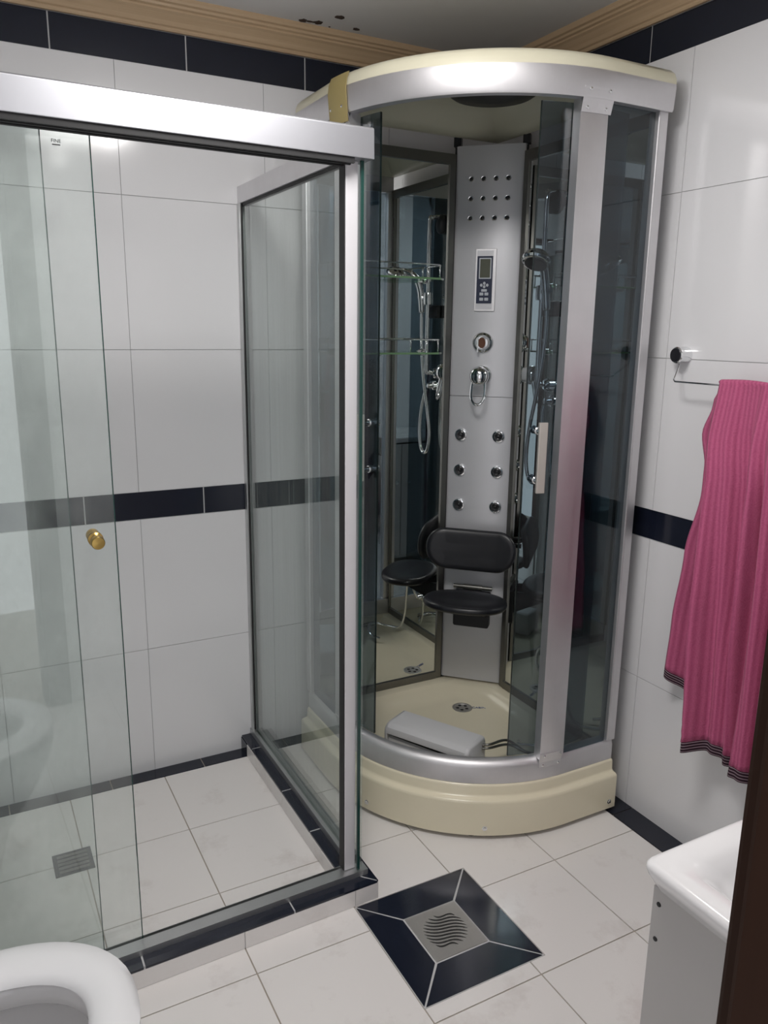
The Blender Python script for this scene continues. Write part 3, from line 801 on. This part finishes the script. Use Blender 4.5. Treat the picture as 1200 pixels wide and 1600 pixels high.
# control panel
def cslab(poly, u0, z0, n0, n1):
    bm = bmesh.new(); prism(bm, poly, lambda a, b: cp(u0 + a, n0, z0 + b), lambda a, b: cp(u0 + a, n1, z0 + b)); return bm
pc, pz = -.0015, 1.6205
cpn = obj('control_panel', cslab(rrect(.0350, .1010, .003, 2), pc, pz, .0002, .006), 'alu', cabin, bevel=.001)
obj('panel_face', cslab(rrect(.0275, .0945, .001, 1), pc - .002, pz, .0061, .0072), 'column', cpn)
obj('panel_face', cslab(rrect(.0262, .0765, .001, 1), pc - .002, pz + .0005, .0073, .0082), 'navy_panel', cpn)
obj('screen_bezel', cslab(rrect(.0205, .0335, .001, 1), pc - .001, pz + .0375, .0083, .0092), 'button', cpn)
obj('screen', cslab(rrect(.0170, .0300, .001, 1), pc - .001, pz + .0375, .0093, .0097), 'lcd', cpn)
BT = [(0, -.0105), (-.010, -.0165), (.010, -.0165), (0, -.0215)]
for a, b in BT:
    ring = [(.0044 * math.cos(2 * PI * k / 10), .0052 * math.sin(2 * PI * k / 10)) for k in range(10)]
    obj('button', cslab(ring, pc - .002 + a, pz + b, .0083, .0098), 'button', cpn)
obj('button', cslab(rrect(.0095, .0040, .001, 1), pc - .002, pz - .0335, .0083, .0098), 'button', cpn)
for a in (-.0085, .0085):
    for b in (-.0450, -.0620):
        obj('button', cslab(rrect(.0064, .0048, .0015, 2), pc - .002 + a, pz + b, .0083, .0098), 'button', cpn)

# diverter dial and mixer lever
o_ = cp(-.002, 0, 1.415)
bm = bmesh.new(); lathe(bm, [(.036, 0), (.036, .003), (.033, .008), (.026, .012), (.024, .020), (.021, .024), (.0, .025)], o_, NN, 36); dv = auto_smooth(obj('diverter_dial', bm, 'chrome', cabin))
obj('dial_cap', cslab([(.0125 * math.cos(2 * PI * k / 20), .018 * math.sin(2 * PI * k / 20)) for k in range(20)], -.001, 1.415, .0252, .0275), 'brown_cap', dv)
obj('dial_grip', cslab(rrect(.0028, .026, .0025, 2), -.014, 1.408, .018, .031), 'chrome', dv, bevel=.001)
o_ = cp(-.002, 0, 1.304)
bm = bmesh.new(); lathe(bm, [(.035, 0), (.035, .003), (.031, .009), (.025, .012), (.0, .013)], o_, NN, 36); mxr = auto_smooth(obj('mixer', bm, 'chrome', cabin))
bm = bmesh.new(); lathe(bm, [(.024, .012), (.026, .022), (.031, .034), (.0335, .046), (.031, .058), (.024, .067), (.012, .072), (.0, .0735)], o_, NN, 32); auto_smooth(obj('mixer_body', bm, 'chrome', mxr))
loop = [(-.022, .050, 1.290), (-.0245, .056, 1.262), (-.0235, .062, 1.232), (-.014, .066, 1.214), (-.002, .067, 1.209), (.010, .066, 1.214), (.0195, .062, 1.232), (.0205, .056, 1.262), (.018, .050, 1.290)]
bm = bmesh.new(); tube(bm, catmull([cp(*p) for p in loop], 5), .0045, 10); auto_smooth(obj('lever', bm, 'chrome', mxr))

# folding seat and backrest
def slab_loft(name, prof, xf, mat, parent):
    """prof: list of (scale offset, thickness coordinate); outline scaled by inset"""
    bm = bmesh.new(); loft(bm, [[xf(p, t) for p in xf.outline(d)] for d, t in prof]); return auto_smooth(obj(name, bm, mat, parent), 60)
class SeatX:
    def outline(self, d):
        out = []
        for k in range(44):
            a = 2 * PI * k / 44; c, s = math.cos(a), math.sin(a)
            e = 2 / 2.25
            out.append(((.147 - d) * abs(c) ** e * (1 if c > 0 else -1), (.104 - d) * abs(s) ** e * (1 if s > 0 else -1)))
        return out
    def __call__(self, p, t): return cp(p[0] - .001, .158 + p[1], .535 + t)
seat = slab_loft('seat', [(.020, -.017), (.006, -.015), (.0, -.006), (.001, .002), (.007, .008), (.018, .0105), (.05, .009), (.085, .006)], SeatX(), 'black', cabin)
class BackX:
    def outline(self, d): return rrect(.160 - d, .073 - d, .068 - d * .9, 9)
    def __call__(self, p, t):
        u, z = p
        bow = .022 * (u / .16) ** 2
        return cp(u - .003, .058 + t + bow - .10 * z, .692 + z + .05 * (u / .16) ** 2 * .2)
back = slab_loft('backrest', [(.016, -.012), (.005, -.010), (.0, -.003), (.0, .004), (.006, .010), (.02, .0125), (.05, .012)], BackX(), 'black', cabin)
for du in (-.045, .045):
    bm = bmesh.new(); tube(bm, [cp(du, .001, .69), cp(du, .046, .69)], .009, 12); obj('backrest_mount', bm, 'black', back)
obj('seat_bracket', cslab(rrect(.066, .066, .008, 3), -.001, .459, .0005, .030), 'black', seat)
bm = bmesh.new()
for s in (-1, 1):
    prism(bm, [(.004, .515), (.004, .430), (.014, .428), (.20, .5165), (.20, .520)], lambda a, b: cp(s * .052 - .005, a, b), lambda a, b: cp(s * .052 + .005, a, b))
obj('seat_arm', bm, 'black', seat)
bm = bmesh.new(); tube(bm, [cp(-.072, .012, .540), cp(.070, .012, .540)], .0075, 14); tube(bm, [cp(-.035, .012, .540), cp(.033, .012, .540)], .0095, 14)
auto_smooth(obj('seat_hinge', bm, 'alu_dark', seat))

# two glass shelves with chrome rails on the left mirror wall
for zs, dd in ((1.612, .125), (1.378, .125)):
    xa, xb = -.690, -.318
    y0_, y1_ = YM - dd, YM - .008
    bm = bmesh.new()
    pl = [(xa, y1_), (xa, y0_ + .03), (xa + .03, y0_), (xb - .03, y0_), (xb, y0_ + .03), (xb, y1_)]
    prism(bm, pl, lambda a, b: (a, b, zs), lambda a, b: (a, b, zs + .006))
    sh = obj('shelf', bm, 'shelf_glass', cabin)
    bm = bmesh.new(); box(bm, xa + .03, xb - .03, y0_ - .0012, y0_ - .0002, zs, zs + .006); obj('shelf_edge', bm, 'shelf_edge', sh)
    pts = [(xa + .012, y1_, zs + .046), (xa + .012, y0_ + .03, zs + .046), (xa + .035, y0_ + .006, zs + .046), (xb - .035, y0_ + .006, zs + .046), (xb - .012, y0_ + .03, zs + .046), (xb - .012, y1_, zs + .046)]
    bm = bmesh.new(); tube(bm, pts, .0022, 8)
    for px_, py_ in ((xa + .012, y0_ + .035), (xb - .012, y0_ + .035), (xa + .012, y1_ - .01), (xb - .012, y1_ - .01)):
        tube(bm, [(px_, py_, zs + .0062), (px_, py_, zs + .046)], .0022, 8)
    obj('shelf_rail', bm, 'chrome', sh, smooth=True)
    for px_ in (xa + .02, xb - .02):
        bm = bmesh.new(); lathe(bm, [(.011, 0), (.011, .010), (.007, .014), (.0065, .026), (.0, .028)], (px_, YM - .0005, zs + .003), (0, -1, 0), 16); auto_smooth(obj('shelf_bracket', bm, 'chrome', sh))

# slide bar on the right mirror wall
BX, BY = -.112, -.452
bm = bmesh.new(); tube(bm, catmull([(XM - .002, BY + .01, 1.872), (BX + .012, BY + .004, 1.868), (BX, BY, 1.845), (BX, BY, 1.60), (BX, BY, 1.32), (BX + .012, BY, 1.292), (XM - .002, BY, 1.288)], 6), .0075, 12)
bar = obj('slide_bar', bm, 'chrome', cabin, smooth=True)
for zz, rr in ((1.845, .036), (1.288, .020)):
    bm = bmesh.new(); lathe(bm, [(rr, 0), (rr, .010), (rr * .7, .018), (0, .020)], (XM - .0005, BY + (.02 if zz > 1.5 else 0), zz), (-1, 0, 0), 24); auto_smooth(obj('bar_bracket', bm, 'black' if zz > 1.5 else 'chrome', bar))
bm = bmesh.new(); lathe(bm, [(.0, -.024), (.017, -.022), (.019, -.010), (.019, .010), (.017, .022), (0, .024)], (BX, BY, 1.572), (0, 0, 1), 20)
tube(bm, [(BX, BY, 1.572), (BX - .010, BY - .046, 1.580)], .012, 14)
auto_smooth(obj('bar_slider', bm, 'chrome', bar))
bm = bmesh.new(); box(bm, XM - .022, XM - .0005, BY - .04, BY + .022, 1.500, 1.548); obj('soap_dish', bm, 'black', bar, bevel=.006)
# hose outlet elbow
OX, OY, OZ = -.066, -.475, 1.238
bm = bmesh.new(); lathe(bm, [(.019, 0), (.019, .006), (.011, .009), (.010, .030), (.0, .032)], (XM - .0005, OY, OZ), (-1, 0, 0), 18); auto_smooth(obj('hose_outlet', bm, 'chrome', cabin))
# hand shower with its hose
hs = thing('hand_shower', 'chrome hand shower head with a metal hose on the slide bar', 'hand shower', (BX - .035, BY - .02, 1.55))
hc = Vector((-.205, -.535, 1.660)); hd = Vector((-.45, -.25, -.86)).normalized()
bm = bmesh.new(); lathe(bm, [(.006, -.030), (.020, -.026), (.036, -.015), (.043, -.003), (.044, .006), (.040, .012), (.034, .014), (.0, .014)], hc, hd, 30)
auto_smooth(obj('shower_head', bm, 'chrome', hs))
bm = bmesh.new(); lathe(bm, [(.033, .0142), (.033, .016), (.0, .0168)], hc, hd, 24); auto_smooth(obj('spray_face', bm, 'black', hs))
hp = [hc - hd * .016 + Vector((.004, .002, 0)), Vector((-.176, -.515, 1.672)), Vector((-.146, -.494, 1.652)), Vector((-.130, -.486, 1.612)), Vector((-.122, -.486, 1.565)), Vector((-.118, -.487, 1.520))]
bm = bmesh.new(); pts = catmull(hp, 5); tube(bm, pts, [.014 - .004 * abs(i / len(pts) - .4) for i in range(len(pts))], 12); obj('shower_handle', bm, 'chrome', hs, smooth=True)
hose = [(-.118, -.487, 1.518), (-.117, -.488, 1.46), (-.118, -.478, 1.36), (-.118, -.460, 1.26), (-.116, -.432, 1.15), (-.112, -.418, 1.06), (-.112, -.428, .998), (-.112, -.455, .972), (-.112, -.482, .995), (-.112, -.494, 1.06), (-.110, -.488, 1.14), (-.104, -.478, 1.20), (-.098, -.475, 1.225)]
bm = bmesh.new(); tube(bm, catmull(hose, 22), .0062, 8, ribs=.06); obj('shower_hose', bm, 'chrome', hs, smooth=True)
# second coiled hose low on the right mirror wall
h2 = thing('shower_hose', 'chrome hose curled from the low outlet onto the tray floor', 'hose', (-.10, -.58, .14))
bm = bmesh.new(); lathe(bm, [(.017, 0), (.017, .006), (.010, .009), (.010, .026), (0, .028)], (XM - .0005, -.515, .335), (-1, 0, 0), 18); auto_smooth(obj('hose_fitting', bm, 'chrome', h2))
hp = [(-.090, -.515, .335), (-.105, -.522, .370), (-.110, -.535, .415), (-.110, -.555, .430), (-.108, -.572, .400), (-.108, -.582, .320), (-.110, -.592, .225), (-.118, -.620, .170), (-.140, -.665, .160), (-.175, -.700, .165), (-.215, -.705, .172), (-.245, -.672, .165), (-.250, -.630, .150), (-.225, -.600, .140)]
bm = bmesh.new(); tube(bm, catmull(hp, 14), .0058, 8, ribs=.05); obj('hose', bm, 'chrome', h2, smooth=True)

# grey plastic unit lying in the tray, with its two tubes
ub = thing('plastic_unit', 'light grey plastic unit with a dark slot lying in the tray', 'plastic unit', (-.51, -.53, .125))
ex = Vector((.140, -.262, 0)).normalized(); ey = Vector((-ex.y, ex.x, 0)); uc = Vector((-.513, -.535, 0))
def up_(a, b, z): return uc + ex * a + ey * b + Z * z
zb0, zb1 = .1255, .222
shell = [(-.0615, .190), (-.0615, .197), (-.058, .210), (-.048, .2185), (-.038, .222), (.050, .222), (.058, .216), (.062, .205), (.062, zb0), (.054, zb0), (.054, .205), (.050, .212), (-.040, .212), (-.050, .204), (-.0555, .190)]
bm = bmesh.new(); prism(bm, shell, lambda a, b: up_(-.140, a, b), lambda a, b: up_(.140, a, b)); auto_smooth(obj('unit_cover', bm, 'box_grey', ub), 30)
for s0, s1 in ((-.152, -.1402), (.1402, .152)):
    capo = [(-.060, zb0), (-.0615, .195), (-.058, .210), (-.048, .2185), (-.038, .222), (.050, .222), (.058, .216), (.062, .205), (.062, zb0)]
    bm = bmesh.new()
    a_, b_ = (s1, s0) if abs(s1) < abs(s0) else (s0, s1)
    sc = lambda q, k: ((q[0]) * k, zb0 + (q[1] - zb0) * k)
    loft(bm, [[up_(a_, *q) for q in capo], [up_(a_ + (b_ - a_) * .6, *sc(q, .985)) for q in capo], [up_(b_, *sc(q, .93)) for q in capo]])
    auto_smooth(obj('end_cap', bm, 'box_grey', ub), 50)
bm = bmesh.new(); prism(bm, [(-.056, zb0), (-.052, .172), (-.044, .176), (-.040, zb0)], lambda a, b: up_(-.138, a, b), lambda a, b: up_(.138, a, b - .006)); obj('tray_board', bm, 'box_grey', ub)
obj('slot_lining', (lambda bm: (prism(bm, [(-.030, zb0), (-.030, .205), (.05, .205), (.05, zb0)], lambda a, b: up_(-.136, a, b), lambda a, b: up_(.136, a, b)), bm)[1])(bmesh.new()), 'gasket', ub)
bm = bmesh.new(); lathe(bm, [(.010, 0), (.010, .006), (.005, .008), (0, .009)], up_(.152, .010, .150), ex, 14); auto_smooth(obj('tube_port', bm, 'chrome', ub))
for k, zz in enumerate((.196, .184)):
    p0 = up_(.150, .038, zz)
    pts = [p0, p0 + ex * .02 + Vector((.014, .004, .004)), (-.315, -.655 - .006 * k, zz - .004), (-.275, -.700 - .006 * k, .165), (-.235, -.735 - .004 * k, .150 + .012 * (1 - k)), (-.18, -.745, .147 + .012 * (1 - k))]
    bm = bmesh.new(); tube(bm, catmull(pts, 8), .0042, 8); obj('air_tube', bm, 'alu_dark', ub, smooth=True)

# strip of tan packing tape wrapped over the top ring
bm = bmesh.new(); sweep(bm, samples(-178.2, -168.6, n=5), [(.533, 1.984), (.5345, 1.984), (.5415, 2.062), (.5385, 2.086), (.531, 2.104), (.529, 2.1035), (.537, 2.085), (.5398, 2.062)])
tag(auto_smooth(obj('tape_strip', bm, 'tape', None), 50), 'strip of tan tape stuck over the cabin top ring', 'tape')

# ================================================================== TOWEL RAIL AND TOWEL
RX, RZ = -.062, 1.330
RY0, RY1 = -.958, -1.545
tr = thing('towel_rail', 'thin chrome towel rail hung from round knobs on the right wall', 'towel rail', (0, -1.25, 1.33))
for yk, yb_ in ((-.936, RY0), (-1.567, RY1)):
    bm = bmesh.new(); lathe(bm, [(.0215, .0), (.0215, .012), (.0205, .028), (.0215, .032), (.0215, .037), (.019, .040), (.012, .0405), (0, .0405)], (-.0003, yk, 1.398), (-1, 0, 0), 30)
    auto_smooth(obj('rail_knob', bm, 'chrome', tr))
    bm = bmesh.new(); lathe(bm, [(.018, .0407), (.017, .0415), (0, .042)], (-.0003, yk, 1.398), (-1, 0, 0), 26); auto_smooth(obj('knob_cap', bm, 'black', tr))
pts = [(-.022, -.936, 1.378), (-.024, -.937, 1.368), (RX + .010, RY0 + .006, 1.341), (RX + .001, RY0 + .001, 1.334), (RX, RY0 - .004, RZ), (RX, -1.25, RZ), (RX, RY1 + .004, RZ), (RX + .001, RY1 - .001, 1.334), (RX + .010, RY1 - .006, 1.341), (-.024, -1.566, 1.368), (-.022, -1.567, 1.378)]
bm = bmesh.new(); tube(bm, pts, .0025, 10); obj('rail_wire', bm, 'chrome', tr, smooth=True)

def interp(tab, t):
    for (a, va), (b, vb) in zip(tab, tab[1:]):
        if t <= b:
            k = (t - a) / (b - a) if b > a else 0
            k = k * k * (3 - 2 * k)
            return va + (vb - va) * k
    return tab[-1][1]
def make_towel():
    tw = thing('towel', 'pink ribbed bath towel with dark hem hanging on the rail', 'towel', (RX, -1.3, RZ))
    nw, nt = 90, 60
    # two hanging layers joined over the bar: v from rear hem (0) over the bar (.5) to the front hem (1)
    zf, zr = .360, .505                     # hem heights front, rear
    def pos(w, side, t):
        """side +1 front, -1 rear; t 0 at the bar .. 1 at the hem"""
        if side > 0:
            yl = interp([(0, -1.112), (.12, -1.110), (.25, -1.126), (.6, -1.136), (1, -1.152)], t)
            yr = interp([(0, -1.500), (.3, -1.490), (1, -1.475)], t)
            x = RX - .008 - .020 * min(1, t * 5)
            zb = zf + .012 * math.sin(w * 11) - .030 * math.exp(-((w - .62) / .10) ** 2)
            ph = 0.0
        else:
            yl = interp([(0, -1.106), (.06, -1.084), (.16, -1.056), (.26, -1.070), (.34, -1.072), (.55, -1.042), (.8, -1.022), (1, -1.014)], t)
            yr = interp([(0, -1.500), (1, -1.470)], t)
            x = RX + .008 + .020 * min(1, t * 4)
            zb = zr - .06 * min(1, w * 4)
            ph = 0.9
        z = RZ + .004 + (zb - RZ - .004) * t
        amp = (.005 + .028 * min(1, t * 1.8)) * (1 if side > 0 else .45)
        f = .9 * math.sin(w * 19 + ph + .9 * math.sin(t * 2.2)) + .45 * math.sin(w * 41 + 1.3 + ph - t * 1.4)
        if side > 0: f -= 2.3 * math.exp(-((w - .40 + .05 * t) / .040) ** 2) * min(1, t * 3) + 1.1 * math.exp(-((w - .17 - .06 * t) / .035) ** 2) * max(0, 1 - 1.3 * t) + 1.2 * math.exp(-((w - .27 - .02 * t) / .03) ** 2) * max(0, 1 - t)
        x += -amp * f * (1 if side > 0 else 1)
        x = min(x, -.012)
        if side > 0: x = min(x, RX - .0048 + .018 * min(1, max(0, t * 6 - .6)))
        else: x = max(x, RX + .0035) if t < .08 else x
        return Vector((x, yl + (yr - yl) * w, z))
    def grid(rows, name, mat, parent):
        bm = bmesh.new(); uvl = bm.loops.layers.uv.new('UVMap')
        V = [[bm.verts.new(p) for p, _ in row] for row in rows]
        UVs = [[uv for _, uv in row] for row in rows]
        for i in range(len(rows) - 1):
            for j in range(len(rows[0]) - 1):
                f = bm.faces.new((V[i][j], V[i][j + 1], V[i + 1][j + 1], V[i + 1][j]))
                f.smooth = True
                for lp, (a, b) in zip(f.loops, ((i, j), (i, j + 1), (i + 1, j + 1), (i + 1, j))): lp[uvl].uv = UVs[a][b]
        o = obj(name, bm, mat, parent, recalc=False)
        md = o.modifiers.new('thickness', 'SOLIDIFY'); md.thickness = .003; md.offset = 0
        return o
    HT = .968
    rows = []
    for i in range(nt + 1):
        t = HT * (1 - i / nt)
        rows.append([(pos(j / nw, -1, t), (j / nw * .40 * 10, -t * 9)) for j in range(nw + 1)])
    for k in range(1, 6):
        a = PI * k / 6
        row = []
        for j in range(nw + 1):
            w = j / nw; p1 = pos(w, -1, 0); p2 = pos(w, 1, 0)
            row.append((Vector((RX + .010 * math.cos(a) + (p1.x + p2.x - 2 * RX) / 2 * .5, (p1.y + p2.y) / 2, RZ + .004 + .009 * math.sin(a) + .003 * abs(math.sin(w * 9)))), (w * 4.0, 0)))
        rows.append(row)
    for i in range(nt + 1):
        t = HT * i / nt
        rows.append([(pos(j / nw, 1, t), (j / nw * 4.0, t * 9)) for j in range(nw + 1)])
    # raised bands just above the front hem
    for i, row in enumerate(rows):
        k = i - (nt + 6)
        if k >= 0:
            t = HT * k / nt
            if t > .86:
                for j, (p, uv) in enumerate(row): p.x -= .0022 * (.5 + .5 * math.cos((t - .86) * 2 * PI / .036))
    grid(rows, 'towel_cloth', 'towel', tw)
    for side in (-1, 1):
        rows = []
        for i in range(5):
            t = HT + (1 - HT) * i / 4 + .0006
            rows.append([(pos(j / nw, side, t), (j / nw * 4.0, i / 4 * .5)) for j in range(nw + 1)])
        grid(rows, 'towel_hem', 'hem', tw)
make_towel()

# ================================================================== VANITY
va = thing('vanity_cabinet', 'white laminate vanity cabinet under the washbasin', 'cabinet', (-.72, -2.08, 0))
vx0, vx1, vy0, vy1 = -1.036, -.400, -2.288, -1.876
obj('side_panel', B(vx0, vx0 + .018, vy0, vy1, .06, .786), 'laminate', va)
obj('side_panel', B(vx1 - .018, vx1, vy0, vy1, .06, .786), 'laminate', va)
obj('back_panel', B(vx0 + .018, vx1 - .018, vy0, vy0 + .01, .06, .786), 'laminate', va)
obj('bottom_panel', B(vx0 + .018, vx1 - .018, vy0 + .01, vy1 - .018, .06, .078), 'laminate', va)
for a, b, k in ((vx0 + .020, (vx0 + vx1) / 2 - .0015, -1), ((vx0 + vx1) / 2 + .0015, vx1 - .020, 1)):
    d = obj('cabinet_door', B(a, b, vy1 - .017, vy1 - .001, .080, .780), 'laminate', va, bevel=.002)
    kx = (b - .04) if k < 0 else (a + .04)
    bm = bmesh.new(); lathe(bm, [(.006, 0), (.006, .012), (.012, .017), (.012, .022), (0, .025)], (kx, vy1 - .001, .55), (0, 1, 0), 16); auto_smooth(obj('door_knob', bm, 'chrome', d))
for px_ in (vx0 + .01, vx1 - .04):
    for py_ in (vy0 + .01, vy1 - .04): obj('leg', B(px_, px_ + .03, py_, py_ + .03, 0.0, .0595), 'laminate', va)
for zz in (.765, .715):
    bm = bmesh.new(); lathe(bm, [(.0035, -.001), (.003, .0012), (0, .0014)], (vx0, vy1 - .010, zz), (-1, 0, 0), 10); obj('screw_cap', bm, 'gasket', va)
wb = thing('washbasin', 'white ceramic washbasin top with rounded rim at the lower right', 'washbasin', (-.72, -2.08, .787))
bcx, bcy = (-1.052 - .384) / 2, (-2.293 - 1.866) / 2
bw, bh = (1.052 - .384) / 2, (2.293 - 1.866) / 2
def br(inset, z, r): return [(bcx + a, bcy + b, z) for a, b in rrect(bw - inset, bh - inset, r, 6)]
bm = bmesh.new()
loft(bm, [br(.016, .7872, .010), br(.012, .7885, .012), br(.0025, .807, .013), br(.0, .8145, .014), br(.001, .8195, .014), br(.004, .8230, .013), br(.009, .8242, .012), br(.032, .8232, .026), br(.042, .818, .032), br(.054, .804, .036), br(.062, .792, .04), br(.085, .782, .05), br(.14, .772, .06), br(.17, .770, .03)])
auto_smooth(obj('basin', bm, 'ceramic', wb), 60)
bm = bmesh.new(); lathe(bm, [(.022, 0), (.022, .002), (.015, .003), (0, .0025)], (bcx, bcy, .7705), (0, 0, 1), 24); auto_smooth(obj('basin_waste', bm, 'chrome', wb))
bm = bmesh.new(); lathe(bm, [(.024, 0), (.022, .05), (.018, .08), (.0, .085)], (bcx, -2.272, .823), (0, 0, 1), 20); tube(bm, catmull([(bcx, -2.268, .88), (bcx, -2.21, .905), (bcx, -2.16, .895), (bcx, -2.145, .875)], 5), .010, 12); auto_smooth(obj('tap', bm, 'chrome', wb))

# ================================================================== TOILET
to = thing('toilet', 'white ceramic toilet with open seat in the lower left corner', 'toilet', (-1.86, -1.352, 0))
def egg(xc, a_f, a_b, b, z, n=48, ex_=2.25, yc=-1.352):
    out = []
    for k in range(n):
        t = 2 * PI * k / n; c, s = math.cos(t), math.sin(t)
        e = 2 / ex_
        cc = abs(c) ** e * (1 if c > 0 else -1); ss = abs(s) ** e * (1 if s > 0 else -1)
        out.append((xc + (a_f if c > 0 else a_b) * cc, yc + b * ss, z))
    return out
bm = bmesh.new()
loft(bm, [egg(-1.86, .12, .17, .10, 0.001), egg(-1.86, .12, .17, .105, .02), egg(-1.85, .145, .18, .12, .14), egg(-1.83, .195, .20, .15, .24), egg(-1.82, .228, .205, .176, .33), egg(-1.81, .228, .21, .181, .37), egg(-1.81, .228, .21, .182, .400), egg(-1.81, .222, .205, .177, .407),
          egg(-1.81, .168, .15, .122, .4065), egg(-1.81, .160, .145, .114, .402), egg(-1.81, .158, .143, .112, .372), egg(-1.81, .160, .145, .115, .368), egg(-1.81, .195, .18, .145, .362), egg(-1.81, .193, .18, .143, .345), egg(-1.81, .165, .15, .12, .26), egg(-1.815, .11, .11, .085, .17), egg(-1.82, .07, .07, .055, .15)])
auto_smooth(obj('bowl', bm, 'ceramic', to), 60)
bm = bmesh.new(); loft(bm, [egg(-1.815, .098, .098, .076, .158), egg(-1.815, .105, .105, .08, .1645)]); obj('bowl_water', bm, 'water', to)
# seat ring
bm = bmesh.new()
rings = []
sec = [(0.0, .410), (.0, .4195), (.18, .4275), (.42, .4315), (.66, .4305), (.86, .4255), (.97, .418), (1.0, .412), (.96, .4085), (.5, .408)]
for k_, z_ in sec:
    f_ = lambda a, b: a + (b - a) * k_
    rings.append(egg(-1.815, f_(.234, .158), f_(.225, .170), f_(.193, .108), z_ ))
rings.append(rings[0])
loft(bm, rings, cap0=False, cap1=False)
bmesh.ops.remove_doubles(bm, verts=bm.verts, dist=1e-6)
st_ = auto_smooth(obj('toilet_seat', bm, 'seat_plastic', to), 60)
for s in (-1, 1):
    bm = bmesh.new(); tube(bm, [(-2.045, -1.352 + s * .075 - .02, .432), (-2.045, -1.352 + s * .075 + .02, .432)], .011, 12); obj('seat_hinge', bm, 'chrome', st_)
bm = bmesh.new(); loft(bm, [[(-2.046 + .012 * k, y, z) for y, z in [( -1.352 + a, .64 + b) for a, b in rrect(.185, .21, .15, 8)]] for k in (0, 1)]); obj('seat_lid', bm, 'seat_plastic', to, bevel=.004)
bm = bmesh.new(); box(bm, -2.245, -2.065, -1.552, -1.152, .40, .76); tk = obj('cistern', bm, 'ceramic', to, bevel=.02, seg=4)
bm = bmesh.new(); box(bm, -2.248, -2.058, -1.560, -1.144, .7605, .795); obj('cistern_lid', bm, 'ceramic', to, bevel=.012, seg=3)
bm = bmesh.new(); box(bm, -2.24, -1.98, -1.46, -1.244, .30, .399); obj('bowl_shelf', bm, 'ceramic', to, bevel=.02, seg=3)
